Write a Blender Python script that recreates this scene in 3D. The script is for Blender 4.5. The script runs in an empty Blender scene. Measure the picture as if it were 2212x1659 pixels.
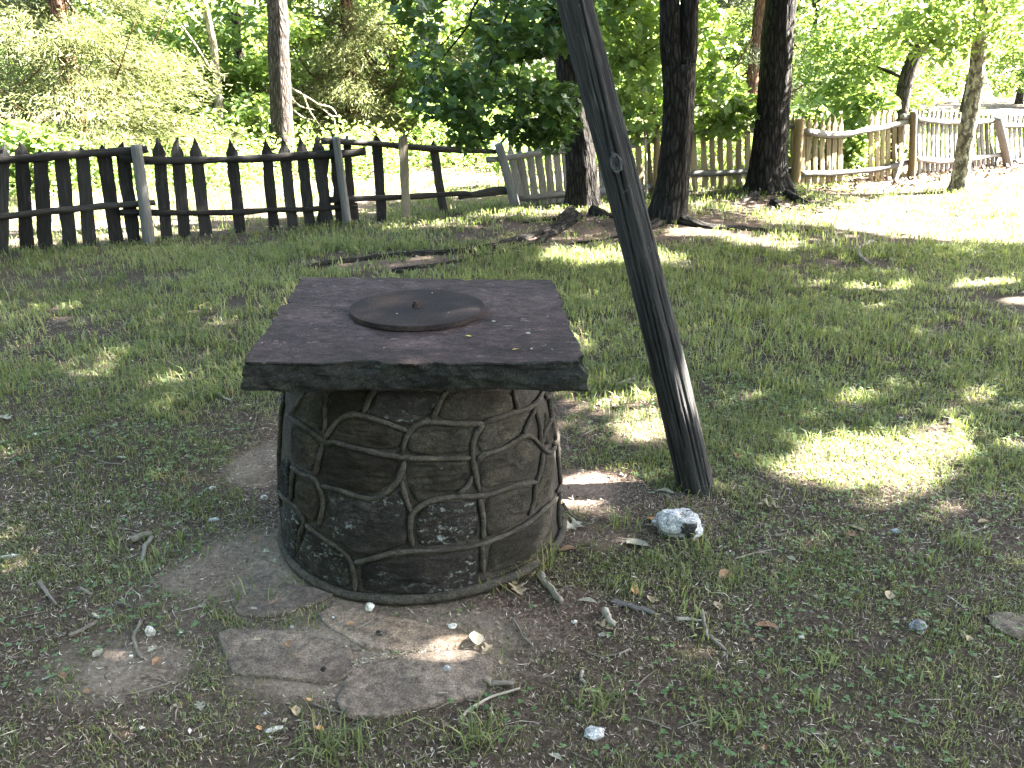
import bpy, math, random
import numpy as np

# ------------------------------------------------------------------ camera, world, sun, exposure
scene = bpy.context.scene
COL = scene.collection
PITCH, CAMZ, FV = math.radians(20.8), 1.7, 1836.0      # FV: focal length in units of a 2212-wide picture
cam_d = bpy.data.cameras.new('camera')
cam_d.sensor_width = 36.0
cam_d.lens = 36.0 * 0.83
cam_d.clip_end = 2000.0
cam_d.clip_start = 0.05
cam = bpy.data.objects.new('camera', cam_d)
cam.location = (0, 0, CAMZ)
cam.rotation_euler = (math.pi / 2 - PITCH, 0, 0)
COL.objects.link(cam)
scene.camera = cam

SUN_EL = math.radians(42)
SUN_AZ = math.radians(75)                                # from +Y towards +X
S = np.array([math.sin(SUN_AZ) * math.cos(SUN_EL), math.cos(SUN_AZ) * math.cos(SUN_EL), math.sin(SUN_EL)])
world = bpy.data.worlds.new('World')
scene.world = world
world.use_nodes = True
wn = world.node_tree
bg = wn.nodes['Background']
sky = wn.nodes.new('ShaderNodeTexSky')
sky.sky_type = 'NISHITA'
sky.sun_disc = False
sky.sun_elevation = SUN_EL
sky.sun_rotation = SUN_AZ
sky.air_density = 1.0
sky.dust_density = 3.0
sky.ozone_density = 1.0
wn.links.new(sky.outputs[0], bg.inputs[0])
bg.inputs[1].default_value = 0.05
sun_d = bpy.data.lights.new('sun', 'SUN')
sun_d.energy = 5.0
sun_d.angle = math.radians(0.53)
sun_d.color = (1.0, 0.955, 0.88)
sun = bpy.data.objects.new('sun', sun_d)
from mathutils import Vector
sun.rotation_euler = Vector((-S[0], -S[1], -S[2])).to_track_quat('-Z', 'Y').to_euler()
sun.location = (20, 5, 20)
COL.objects.link(sun)
scene.view_settings.view_transform = 'Standard'
scene.view_settings.look = 'None'
scene.view_settings.exposure = 5.6
scene.view_settings.gamma = 1.0
scene.render.engine = 'CYCLES'
scene.cycles.max_bounces = 7
scene.cycles.diffuse_bounces = 4
scene.cycles.glossy_bounces = 2
scene.cycles.transmission_bounces = 4
scene.cycles.use_denoising = True
scene.cycles.denoising_prefilter = 'NONE'
scene.cycles.sample_clamp_indirect = 8.0
scene.cycles.caustics_reflective = False
scene.cycles.caustics_refractive = False

# ------------------------------------------------------------------ numeric helpers
def hash3(i, j, k, seed=0):
    h = (i.astype(np.int64) * 374761393 + j.astype(np.int64) * 668265263 + k.astype(np.int64) * 2147483647 + seed * 974634777) & 0xffffffff
    h = ((h ^ (h >> 13)) * 1274126177) & 0xffffffff
    h = (h ^ (h >> 16)) & 0xffffffff
    return h / 4294967295.0

def vnoise(p, seed=0):
    p = np.asarray(p, float)
    f = np.floor(p); t = p - f
    t = t * t * (3 - 2 * t)
    i, j, k = f[..., 0], f[..., 1], f[..., 2]
    r = 0
    for a in (0, 1):
        for b in (0, 1):
            for c in (0, 1):
                w = (t[..., 0] if a else 1 - t[..., 0]) * (t[..., 1] if b else 1 - t[..., 1]) * (t[..., 2] if c else 1 - t[..., 2])
                r = r + w * hash3(i + a, j + b, k + c, seed)
    return r * 2 - 1

def fbm(p, oct=4, seed=0):
    p = np.asarray(p, float); r = 0; a = 0.5
    for o in range(oct):
        r = r + a * vnoise(p * (2 ** o), seed + o * 17); a *= 0.5
    return r

def n2(x, y, s, seed=0, oct=3):
    x = np.asarray(x, float); y = np.asarray(y, float)
    return fbm(np.stack([x * s, y * s, np.zeros_like(x)], -1), oct, seed)

def smooth(e0, e1, x):
    t = np.clip((x - e0) / (e1 - e0), 0, 1)
    return t * t * (3 - 2 * t)

CP, SP = math.cos(PITCH), math.sin(PITCH)
def ray(vx, vy):
    a = (vx - 1106) / FV; b = (829.5 - vy) / FV
    return np.array([a, CP + b * SP, -SP + b * CP])

def hz(x, y):
    x = np.asarray(x, float); y = np.asarray(y, float)
    h = 0.030 * n2(x, y, 0.45, 5, 2) + 0.010 * n2(x, y, 2.1, 9, 2)
    for (tx, ty, r, a) in ((0.8, 10.25, 1.0, 0.05), (1.72, 9.33, 1.0, 0.05), (3.38, 11.34, 1.1, 0.10), (0.0, 8.9, 1.5, 0.05)):
        h = h + a * np.exp(-((x - tx) ** 2 + (y - ty) ** 2) / (r * r))
    d = np.hypot(x + 0.34, y - 2.95)
    h = h * smooth(0.35, 1.6, d)                       # level round the well
    h = h * (1 - smooth(60, 120, np.hypot(x, y)))
    return h

def gp(vx, vy):
    """the ground point seen at a picture position (2212-wide picture)"""
    d = ray(vx, vy); z = 0.0
    for _ in range(6):
        t = (z - CAMZ) / d[2]; q = d * t
        z = float(hz(q[0], q[1]))
    return np.array([q[0], q[1], z])

def at_y(vx, vy, Y):
    d = ray(vx, vy); t = Y / d[1]
    return np.array([d[0] * t, Y, CAMZ + d[2] * t])

def at_z(vx, vy, Z):
    d = ray(vx, vy); t = (Z - CAMZ) / d[2]
    return np.array([d[0] * t, d[1] * t, Z])

def on_plane(vx, vy, p0, nrm):
    d = ray(vx, vy); o = np.array([0, 0, CAMZ])
    t = np.dot(p0 - o, nrm) / np.dot(d, nrm)
    return o + d * t

def sv(sx, sy):                                          # 4032-wide coordinates to 2212-wide
    return sx * 0.548611, sy * 0.548611

# ------------------------------------------------------------------ object helpers
def link(o, parent=None):
    COL.objects.link(o)
    if parent is not None:
        o.parent = parent
    return o

def tag(o, label=None, cat=None, group=None, kind=None):
    if label: o['label'] = label
    if cat: o['category'] = cat
    if group: o['group'] = group
    if kind: o['kind'] = kind
    return o

def thing(name, loc, label, cat, group=None):
    o = bpy.data.objects.new(name, None)
    o.location = loc
    o.empty_display_size = 0.1
    link(o)
    return tag(o, label, cat, group)

def build_mesh(name, V, F, mat, attrs=None, smoothf=True):
    """V (n,3); F a list of index arrays, each (m,3) or (m,4)"""
    V = np.asarray(V, np.float32)
    if not isinstance(F, (list, tuple)): F = [F]
    F = [np.asarray(f, np.int32) for f in F if len(f)]
    me = bpy.data.meshes.new(name)
    me.vertices.add(len(V)); me.vertices.foreach_set('co', V.ravel())
    nl = sum(f.size for f in F); npoly = sum(len(f) for f in F)
    me.loops.add(nl); me.polygons.add(npoly)
    me.loops.foreach_set('vertex_index', np.concatenate([f.ravel() for f in F]))
    tot = np.concatenate([np.full(len(f), f.shape[1], np.int32) for f in F])
    st = np.concatenate([[0], np.cumsum(tot)[:-1]]).astype(np.int32)
    me.polygons.foreach_set('loop_start', st)
    me.polygons.foreach_set('loop_total', tot)
    me.polygons.foreach_set('use_smooth', np.full(npoly, bool(smoothf)))
    if attrs:
        for k, a in attrs.items():
            a = np.asarray(a, np.float32)
            if a.ndim == 1:
                me.attributes.new(k, 'FLOAT', 'POINT').data.foreach_set('value', a)
            else:
                me.attributes.new(k, 'FLOAT_VECTOR', 'POINT').data.foreach_set('vector', a.ravel())
    me.update(calc_edges=True)
    me.validate()
    if mat is not None: me.materials.append(mat)
    return me

def mkobj(name, V, F, mat, parent=None, attrs=None, smoothf=True, origin=None):
    V = np.asarray(V, float)
    root = None
    if parent is not None:
        root = parent
        while root.parent is not None: root = root.parent
        off = np.array(root.location)
    else:
        off = np.zeros(3) if origin is None else np.asarray(origin, float)
    o = bpy.data.objects.new(name, build_mesh(name, V - off, F, mat, attrs, smoothf))
    link(o, parent)
    if parent is None: o.location = off
    return o

def catmull(P, n):
    P = np.asarray(P, float)
    if len(P) < 3:
        t = np.linspace(0, 1, n)[:, None]
        return P[0] * (1 - t) + P[-1] * t
    d = np.r_[0, np.cumsum(np.linalg.norm(np.diff(P[:, :3], axis=0), axis=1))]
    Q = np.vstack([2 * P[0] - P[1], P, 2 * P[-1] - P[-2]])
    out = []
    for s in np.linspace(0, d[-1], n):
        i = min(np.searchsorted(d, s, 'right') - 1, len(P) - 2); i = max(i, 0)
        t = (s - d[i]) / max(d[i + 1] - d[i], 1e-9)
        a, b, c, e = Q[i], Q[i + 1], Q[i + 2], Q[i + 3]
        out.append(0.5 * (2 * b + (c - a) * t + (2 * a - 5 * b + 4 * c - e) * t * t + (3 * b - a - 3 * c + e) * t ** 3))
    return np.array(out)

def tube(path, rad, sides=10, amp=0.0, freq=6.0, along=1.5, seed=0, cap=True, squash=None, ridge=False, up=None):
    """a swept tube with long-grained relief; returns V, [F...], grain coordinates"""
    path = np.asarray(path, float); n = len(path)
    rad = np.broadcast_to(np.asarray(rad, float), (n,))
    T = np.gradient(path, axis=0); T /= np.linalg.norm(T, axis=1)[:, None] + 1e-12
    ref = np.array([0, 1, 0.0]) if up is None else np.asarray(up, float)
    if abs(np.dot(T[0], ref)) > 0.9: ref = np.array([1, 0, 0.0]) if abs(T[0][0]) < 0.8 else np.array([0, 0, 1.0])
    A = np.cross(T, ref); A /= np.linalg.norm(A, axis=1)[:, None] + 1e-12
    B = np.cross(A, T)
    L = np.r_[0, np.cumsum(np.linalg.norm(np.diff(path, axis=0), axis=1))]
    ang = np.linspace(0, 2 * np.pi, sides, endpoint=False)
    ca, sa = np.cos(ang), np.sin(ang)
    c = np.broadcast_to(ca, (n, sides)); s = np.broadcast_to(sa, (n, sides))
    R = np.broadcast_to(rad[:, None], (n, sides)).copy()
    gcoord = np.stack([c, s, np.broadcast_to(L[:, None], (n, sides))], -1)
    if amp:
        q = gcoord * np.array([freq, freq, along]) + seed * 3.7
        nz = fbm(q, 3, seed)
        if ridge: nz = 0.5 - 2.2 * np.abs(nz)
        R = R + amp * nz
    sx, sy = (1, 1) if squash is None else squash
    V = path[:, None, :] + (A[:, None, :] * (R * c * sx)[..., None] + B[:, None, :] * (R * s * sy)[..., None])
    G = np.stack([R * c * sx, R * s * sy, np.broadcast_to(L[:, None], (n, sides))], -1)
    i = np.arange(n - 1)[:, None] * sides; j = np.arange(sides)[None, :]; j2 = (j + 1) % sides
    F = [np.stack([i + j, i + j2, i + sides + j2, i + sides + j], -1).reshape(-1, 4)]
    V = V.reshape(-1, 3); G = G.reshape(-1, 3)
    if cap:
        V = np.vstack([V, path[0], path[-1]]); G = np.vstack([G, [0, 0, 0], [0, 0, L[-1]]])
        a, b = n * sides, n * sides + 1; jj = np.arange(sides); k = (jj + 1) % sides
        F.append(np.stack([np.full(sides, a), k, jj], -1))
        F.append(np.stack([np.full(sides, b), (n - 1) * sides + jj, (n - 1) * sides + k], -1))
    return V, F, G

def merge(parts):
    """join (V, [F], attr) tuples"""
    Vs, Fs, As, o = [], {}, [], 0
    for V, F, A in parts:
        Vs.append(V); As.append(A)
        for f in F:
            f = np.asarray(f)
            if len(f): Fs.setdefault(f.shape[1], []).append(f + o)
        o += len(V)
    return np.vstack(Vs), [np.vstack(v) for v in Fs.values()], np.concatenate(As)

# ------------------------------------------------------------------ materials
def ramp(nt, fac, stops):
    r = nt.nodes.new('ShaderNodeValToRGB')
    e = r.color_ramp.elements
    while len(e) < len(stops): e.new(0.5)
    for k, (p, c) in enumerate(stops):
        e[k].position = p; e[k].color = (*c, 1)
    nt.links.new(fac, r.inputs[0])
    return r.outputs[0]

def newmat(name, rough=0.85, spec=0.2):
    m = bpy.data.materials.new(name); m.use_nodes = True
    b = m.node_tree.nodes['Principled BSDF']
    b.inputs['Roughness'].default_value = rough
    b.inputs['Specular IOR Level'].default_value = spec
    return m, m.node_tree, b

def coords(nt, attr=None, scale=(1, 1, 1)):
    if attr:
        a = nt.nodes.new('ShaderNodeAttribute'); a.attribute_name = attr; src = a.outputs['Vector']
    else:
        src = nt.nodes.new('ShaderNodeTexCoord').outputs['Object']
    mp = nt.nodes.new('ShaderNodeMapping'); mp.inputs['Scale'].default_value = scale
    nt.links.new(src, mp.inputs['Vector'])
    oi = nt.nodes.new('ShaderNodeObjectInfo')
    ml = nt.nodes.new('ShaderNodeMath'); ml.operation = 'MULTIPLY'; ml.inputs[1].default_value = 37.0
    nt.links.new(oi.outputs['Random'], ml.inputs[0])
    nt.links.new(ml.outputs[0], mp.inputs['Location'])
    return mp.outputs[0]

def noise(nt, vec, scale, detail=6, rough=0.6, dist=0.0):
    n = nt.nodes.new('ShaderNodeTexNoise')
    n.inputs['Scale'].default_value = scale; n.inputs['Detail'].default_value = detail
    n.inputs['Roughness'].default_value = rough; n.inputs['Distortion'].default_value = dist
    nt.links.new(vec, n.inputs['Vector'])
    return n.outputs['Fac']

def mixc(nt, fac, a, b, mode='MIX'):
    m = nt.nodes.new('ShaderNodeMix'); m.data_type = 'RGBA'; m.blend_type = mode
    for sock, v in ((0, fac), (6, a), (7, b)):
        if isinstance(v, (int, float)): m.inputs[sock].default_value = v
        elif isinstance(v, tuple): m.inputs[sock].default_value = (*v, 1)
        else: nt.links.new(v, m.inputs[sock])
    return m.outputs[2]

def maprange(nt, v, a, b, c=0.0, d=1.0):
    m = nt.nodes.new('ShaderNodeMapRange')
    nt.links.new(v, m.inputs[0])
    for k, x in enumerate((a, b, c, d)): m.inputs[k + 1].default_value = x
    return m.outputs[0]

def bump(nt, b, h, strength=0.5, dist=0.01):
    n = nt.nodes.new('ShaderNodeBump'); n.inputs['Strength'].default_value = strength; n.inputs['Distance'].default_value = dist
    nt.links.new(h, n.inputs['Height']); nt.links.new(n.outputs[0], b.inputs['Normal'])

def attr_fac(nt, name):
    a = nt.nodes.new('ShaderNodeAttribute'); a.attribute_name = name
    return a.outputs['Fac']

def wood_mat(name, dark, mid, light, lichen=None, lich_lo=0.62):
    """weathered timber: grain along the third grain coordinate"""
    m, nt, b = newmat(name, 0.9, 0.12)
    v = coords(nt, 'grain', (30, 30, 1.6))
    g = noise(nt, v, 3.0, 8, 0.65, 0.6)
    v2 = coords(nt, 'grain', (4, 4, 2.5))
    p = noise(nt, v2, 1.3, 4, 0.6)
    c = ramp(nt, g, [(0.28, dark), (0.5, mid), (0.74, light)])
    c = mixc(nt, maprange(nt, p, 0.35, 0.7, 0.0, 0.55), c, mid)
    if lichen:
        v3 = coords(nt, 'grain', (14, 14, 9))
        l = noise(nt, v3, 2.2, 6, 0.7)
        c = mixc(nt, maprange(nt, l, lich_lo, lich_lo + 0.1), c, lichen)
    oi = nt.nodes.new('ShaderNodeObjectInfo'); hsv = nt.nodes.new('ShaderNodeHueSaturation')
    nt.links.new(c, hsv.inputs['Color']); nt.links.new(maprange(nt, oi.outputs['Random'], 0, 1, 0.62, 1.45), hsv.inputs['Value'])
    nt.links.new(hsv.outputs[0], b.inputs['Base Color'])
    bump(nt, b, g, 0.8, 0.006)
    return m

def bark_mat(name, dark, mid, light, lichen=None, lich_lo=0.6, zs=4.5, xs=22.0):
    m, nt, b = newmat(name, 0.95, 0.08)
    v = coords(nt, 'grain', (xs, xs, zs))
    w = nt.nodes.new('ShaderNodeTexVoronoi'); w.feature = 'DISTANCE_TO_EDGE'; w.inputs['Scale'].default_value = 1.6
    nn = noise(nt, v, 1.2, 5, 0.7, 0.8)
    add = mixc(nt, 0.35, v, nn)
    nt.links.new(add, w.inputs['Vector'])
    g = noise(nt, v, 2.5, 7, 0.7, 0.5)
    cr = maprange(nt, w.outputs['Distance'], 0.0, 0.25)
    c = ramp(nt, g, [(0.25, dark), (0.52, mid), (0.78, light)])
    c = mixc(nt, cr, dark, c)
    if lichen:
        v3 = coords(nt, 'grain', (9, 9, 6))
        l = noise(nt, v3, 2.0, 5, 0.7)
        c = mixc(nt, maprange(nt, l, lich_lo, lich_lo + 0.1, 0, 0.8), c, lichen)
    nt.links.new(c, b.inputs['Base Color'])
    h = nt.nodes.new('ShaderNodeMath'); h.operation = 'ADD'
    nt.links.new(cr, h.inputs[0]); nt.links.new(g, h.inputs[1])
    bump(nt, b, h.outputs[0], 0.9, 0.02)
    return m

def leaf_mat(name, stops, trans=0.42, rough=0.55, spec=0.25, tcol=(0.30, 0.42, 0.06)):
    m, nt, b = newmat(name, rough, spec)
    t = attr_fac(nt, 'tint')
    c = ramp(nt, t, stops)
    nt.links.new(c, b.inputs['Base Color'])
    tr = nt.nodes.new('ShaderNodeBsdfTranslucent')
    tc = mixc(nt, 0.55, c, tcol)
    nt.links.new(tc, tr.inputs['Color'])
    mx = nt.nodes.new('ShaderNodeMixShader'); mx.inputs[0].default_value = trans
    nt.links.new(b.outputs[0], mx.inputs[1]); nt.links.new(tr.outputs[0], mx.inputs[2])
    nt.links.new(mx.outputs[0], nt.nodes['Material Output'].inputs[0])
    return m

M = {}
M['wood_dark'] = wood_mat('dark_weathered_wood', (0.0046, 0.0044, 0.0042), (0.0149, 0.0139, 0.0135), (0.0419, 0.0400, 0.0381), (0.0651, 0.0698, 0.0558), 0.66)
M['wood_rail'] = wood_mat('dark_rail_wood', (0.0067, 0.0063, 0.0058), (0.0180, 0.0162, 0.0144), (0.0495, 0.0450, 0.0405), (0.0630, 0.0630, 0.0495), 0.68)
M['wood_grey'] = wood_mat('silver_grey_wood', (0.0408, 0.0398, 0.0384), (0.0850, 0.0823, 0.0794), (0.1428, 0.1394, 0.1344))
M['knot'] = wood_mat('knot_wood', (0.0042, 0.0042, 0.0042), (0.0208, 0.0203, 0.0203), (0.0884, 0.0874, 0.0863))
M['wood_lichen'] = wood_mat('lichened_wood', (0.0350, 0.0315, 0.0245), (0.1050, 0.0945, 0.0700), (0.1820, 0.1680, 0.1260), (0.2100, 0.2100, 0.1540), 0.60)
M['wood_tan'] = wood_mat('tan_wood', (0.0492, 0.0386, 0.0218), (0.1189, 0.0966, 0.0554), (0.1968, 0.1680, 0.1008), (0.1804, 0.1764, 0.1260), 0.66)
M['wood_post'] = wood_mat('new_tan_post', (0.1500, 0.1087, 0.0525), (0.2250, 0.1650, 0.0825), (0.2850, 0.2175, 0.1200))
M['wood_silver'] = wood_mat('silver_picket', (0.0336, 0.0323, 0.0297), (0.0918, 0.0887, 0.0801), (0.1652, 0.1613, 0.1454), (0.1469, 0.1520, 0.1292), 0.60)
M['bark_dark'] = bark_mat('dark_bark', (0.0059, 0.0054, 0.0048), (0.0250, 0.0220, 0.0190), (0.0625, 0.0547, 0.0464), (0.1011, 0.1011, 0.0892), 0.64)
M['bark_grey'] = bark_mat('grey_bark', (0.0175, 0.0140, 0.0120), (0.0650, 0.0550, 0.0475), (0.1200, 0.1050, 0.0900))
M['bark_lichen'] = bark_mat('lichen_bark', (0.05, 0.042, 0.03), (0.17, 0.145, 0.10), (0.30, 0.27, 0.19), (0.38, 0.36, 0.26), 0.5, 5.0, 9.0)
M['bark_pale'] = bark_mat('pale_bark', (0.14, 0.12, 0.09), (0.34, 0.30, 0.24), (0.5, 0.46, 0.38))
M['bark_red'] = bark_mat('cedar_bark', (0.05, 0.028, 0.018), (0.15, 0.085, 0.055), (0.26, 0.17, 0.12))
M['twig'] = wood_mat('twig_wood', (0.0400, 0.0336, 0.0280), (0.1120, 0.0960, 0.0800), (0.2400, 0.2240, 0.1920))
M['twig_pale'] = wood_mat('pale_twig_wood', (0.0900, 0.0788, 0.0638), (0.1800, 0.1613, 0.1312), (0.2775, 0.2550, 0.2175))
M['leaf_maple'] = leaf_mat('maple_leaf', [(0.0, (0.0174, 0.0384, 0.0112)), (0.55, (0.0310, 0.0651, 0.0149)), (1.0, (0.0527, 0.0899, 0.0186))], 0.3, 0.55, 0.2, (0.07, 0.12, 0.015))
M['leaf_bright'] = leaf_mat('bright_leaf', [(0.0, (0.0560, 0.0950, 0.0297)), (0.5, (0.0952, 0.1500, 0.0432)), (1.0, (0.1456, 0.1850, 0.0607))])
M['leaf_wood'] = leaf_mat('woodland_leaf', [(0.0, (0.0328, 0.0553, 0.0243)), (0.5, (0.0580, 0.0892, 0.0331)), (1.0, (0.0981, 0.1275, 0.0497))])
M['leaf_cedar'] = leaf_mat('cedar_needle', [(0.0, (0.0490, 0.0593, 0.0216)), (0.5, (0.0945, 0.1064, 0.0432)), (1.0, (0.1505, 0.1520, 0.0720))], 0.3, 0.7, 0.1, (0.1750, 0.1900, 0.0576))
M['leaf_cedar_shade'] = leaf_mat('shaded_cedar_needle', [(0.0, (0.035, 0.044, 0.028)), (0.5, (0.060, 0.072, 0.042)), (1.0, (0.11, 0.115, 0.065))], 0.2, 0.7, 0.1, (0.15, 0.18, 0.07))  # darker copy of the cedar needles, shade painted in for shadowed cedars
M['grass'] = leaf_mat('grass_blade', [(0.0, (0.2200, 0.1646, 0.0884)), (0.16, (0.1320, 0.1210, 0.0468)), (0.3, (0.0352, 0.0445, 0.0208)), (0.6, (0.0814, 0.1007, 0.0437)), (1.0, (0.1760, 0.1888, 0.0832))], 0.35, 0.6, 0.2, (0.2420, 0.3292, 0.0520))
M['clover'] = leaf_mat('clover_leaf', [(0.0, (0.035, 0.070, 0.030)), (1.0, (0.070, 0.125, 0.045))], 0.3)
M['litter'] = leaf_mat('dry_litter', [(0.0, (0.020, 0.015, 0.012)), (0.35, (0.085, 0.066, 0.052)), (0.7, (0.26, 0.22, 0.18)), (1.0, (0.46, 0.42, 0.37))], 0.1, 0.9, 0.05, (0.2, 0.15, 0.08))

def ground_mat():
    m, nt, b = newmat('ground_soil', 0.97, 0.05)
    tc = nt.nodes.new('ShaderNodeTexCoord').outputs['Object']
    n1 = noise(nt, tc, 1.3, 8, 0.65); n3 = noise(nt, tc, 55.0, 8, 0.8); n4 = noise(nt, tc, 160.0, 3, 0.7)
    soil = ramp(nt, n3, [(0.34, (0.0164, 0.0119, 0.0096)), (0.5, (0.0661, 0.0470, 0.0367)), (0.68, (0.1500, 0.1123, 0.0892))])
    clay = ramp(nt, n3, [(0.3, (0.0781, 0.0616, 0.0492)), (0.52, (0.1699, 0.1364, 0.1085)), (0.75, (0.2663, 0.2200, 0.1781))])
    turf = ramp(nt, n3, [(0.34, (0.0120, 0.0099, 0.0075)), (0.52, (0.0384, 0.0312, 0.0232)), (0.7, (0.0810, 0.0614, 0.0493))])
    red = ramp(nt, n3, [(0.3, (0.07, 0.048, 0.036)), (0.55, (0.16, 0.115, 0.088)), (0.8, (0.28, 0.215, 0.17))])
    mulch = ramp(nt, n4, [(0.3, (0.04, 0.024, 0.018)), (0.5, (0.10, 0.066, 0.052)), (0.75, (0.20, 0.15, 0.125))])
    c = mixc(nt, attr_fac(nt, 'clay'), soil, clay)
    c = mixc(nt, attr_fac(nt, 'red'), c, red)
    c = mixc(nt, attr_fac(nt, 'turf'), c, turf)
    c = mixc(nt, attr_fac(nt, 'mulch'), c, mulch)
    sp = maprange(nt, n4, 0.63, 0.74, 0, 0.5)
    c = mixc(nt, sp, c, (0.30, 0.26, 0.21))
    nt.links.new(c, b.inputs['Base Color'])
    ad = nt.nodes.new('ShaderNodeMath'); ad.operation = 'ADD'
    nt.links.new(n3, ad.inputs[0]); nt.links.new(n4, ad.inputs[1])
    bump(nt, b, ad.outputs[0], 0.8, 0.012)
    return m
M['ground'] = ground_mat()

def stone_mat(name, cols, scale=6.0, speck=None, speck_lo=0.64, bumpd=0.006, rough=0.9, rand=0.0, stretch=(1, 1, 1), soft=1.0):
    m, nt, b = newmat(name, rough, 0.15)
    v = coords(nt, None, stretch)
    n1 = noise(nt, v, scale, 8, 0.68, 0.3); n2_ = noise(nt, v, scale * 9, 5, 0.7)
    c = ramp(nt, n1, cols)
    c = mixc(nt, 1.0, c, maprange(nt, n2_, 0.28, 0.72, 0.4, 1.6), 'MULTIPLY')
    n6 = noise(nt, v, 170.0, 3, 0.8)
    c = mixc(nt, 1.0, c, maprange(nt, n6, 0.33, 0.67, 0.45, 1.6), 'MULTIPLY')
    c = mixc(nt, 1.0, c, maprange(nt, noise(nt, v, scale * 2.7, 6, 0.7, 0.5), 0.3, 0.7, 1 - .4 * soft, 1 + .4 * soft), 'MULTIPLY')
    if rand:
        oi = nt.nodes.new('ShaderNodeObjectInfo')
        hsv = nt.nodes.new('ShaderNodeHueSaturation')
        nt.links.new(c, hsv.inputs['Color'])
        nt.links.new(maprange(nt, oi.outputs['Random'], 0, 1, 1 - rand, 1 + rand), hsv.inputs['Value'])
        c = hsv.outputs[0]
    if speck:
        n4 = noise(nt, v, scale * 5.5, 6, 0.75)
        n5 = noise(nt, v, scale * 0.6, 3, 0.5)
        f = nt.nodes.new('ShaderNodeMath'); f.operation = 'MULTIPLY'
        nt.links.new(maprange(nt, n4, speck_lo, speck_lo + 0.07), f.inputs[0]); nt.links.new(maprange(nt, n5, 0.42, 0.6), f.inputs[1])
        c = mixc(nt, f.outputs[0], c, speck)
    nt.links.new(c, b.inputs['Base Color'])
    ad = nt.nodes.new('ShaderNodeMath'); ad.operation = 'ADD'
    nt.links.new(n1, ad.inputs[0]); nt.links.new(n2_, ad.inputs[1])
    ad2 = nt.nodes.new('ShaderNodeMath'); ad2.operation = 'MULTIPLY_ADD'; ad2.inputs[1].default_value = 0.5
    nt.links.new(n6, ad2.inputs[0]); nt.links.new(ad.outputs[0], ad2.inputs[2])
    bump(nt, b, ad2.outputs[0], 0.85, bumpd)
    return m
M['slab'] = stone_mat('purple_sandstone', [(0.30, (0.0134, 0.0083, 0.0084)), (0.48, (0.0235, 0.0145, 0.0146)), (0.68, (0.0519, 0.0337, 0.0322))], 3.0, (0.1090, 0.0759, 0.0697), 0.585, 0.008, soft=.8, stretch=(1, 1.25, 1))
M['slab_edge'] = stone_mat('broken_sandstone', [(0.3, (0.0044, 0.0043, 0.0041)), (0.5, (0.0115, 0.0114, 0.0099)), (0.72, (0.0272, 0.0287, 0.0224))], 7.0, (0.0745, 0.0846, 0.0613), 0.60, 0.008)
M['base'] = stone_mat('mortar_ground', [(0.3, (0.0135, 0.0117, 0.0098)), (0.5, (0.0229, 0.0201, 0.0167)), (0.75, (0.0385, 0.0338, 0.0284))], 8.0, (0.1249, 0.1175, 0.1028), 0.68, 0.004)
M['bead'] = stone_mat('mortar_bead', [(0.3, (0.0174, 0.0151, 0.0123)), (0.5, (0.0290, 0.0252, 0.0205)), (0.75, (0.0476, 0.0416, 0.0340))], 12.0, (0.1649, 0.1505, 0.1270), 0.70, 0.003)
M['stone_brown'] = stone_mat('brown_fieldstone', [(0.28, (0.0074, 0.0056, 0.0042)), (0.5, (0.0166, 0.0132, 0.0095)), (0.72, (0.0359, 0.0282, 0.0190))], 7.0, (0.1195, 0.1181, 0.1095), 0.64, 0.008, rand=0.5, stretch=(1, 1, 1.35))
M['stone_olive'] = stone_mat('olive_fieldstone', [(0.28, (0.0083, 0.0074, 0.0051)), (0.5, (0.0182, 0.0160, 0.0119)), (0.72, (0.0369, 0.0321, 0.0230))], 7.0, (0.1128, 0.1128, 0.1024), 0.66, 0.008, rand=0.45, stretch=(1, 1, 1.35))
M['stone_dark'] = stone_mat('dark_fieldstone', [(0.28, (0.0049, 0.0044, 0.0039)), (0.5, (0.0115, 0.0098, 0.0085)), (0.74, (0.0271, 0.0239, 0.0211))], 7.0, (0.1472, 0.1564, 0.1472), 0.55, 0.008, rand=0.45, stretch=(1, 1, 1.35))
M['flag'] = stone_mat('flagstone', [(0.3, (0.0518, 0.0405, 0.0326)), (0.5, (0.0824, 0.0642, 0.0514)), (0.72, (0.1220, 0.0968, 0.0764))], 4.0, (0.2564, 0.2252, 0.1883), 0.70, 0.004, rand=0.12)
M['flag_tan'] = stone_mat('tan_flagstone', [(0.3, (0.0654, 0.0459, 0.0326)), (0.5, (0.1138, 0.0842, 0.0625)), (0.72, (0.1650, 0.1275, 0.1001))], 4.0, (0.2846, 0.2550, 0.2453), 0.62, 0.004)
M['rock_white'] = stone_mat('white_rock', [(0.42, (0.0170, 0.0170, 0.0161)), (0.475, (0.2210, 0.2210, 0.2295)), (0.7, (0.3910, 0.3910, 0.3995))], 11.0, (0.2550, 0.2210, 0.1190), 0.60, 0.006)
M['rock_grey'] = stone_mat('grey_rock', [(0.3, (0.1050, 0.1050, 0.1087)), (0.5, (0.2025, 0.2025, 0.2100)), (0.75, (0.3300, 0.3300, 0.3375))], 14.0, None, 0.6, 0.004, rand=0.3)
M['rock_pale'] = stone_mat('pale_rock', [(0.3, (0.1920, 0.1840, 0.1600)), (0.5, (0.2880, 0.2800, 0.2560)), (0.75, (0.3840, 0.3760, 0.3440))], 14.0, None, 0.6, 0.003, rand=0.25)
M['grit'] = stone_mat('tan_grit', [(0.3, (0.0960, 0.0780, 0.0570)), (0.5, (0.1800, 0.1560, 0.1200)), (0.75, (0.3000, 0.2760, 0.2400))], 30.0, None, 0.6, 0.002)
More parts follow.
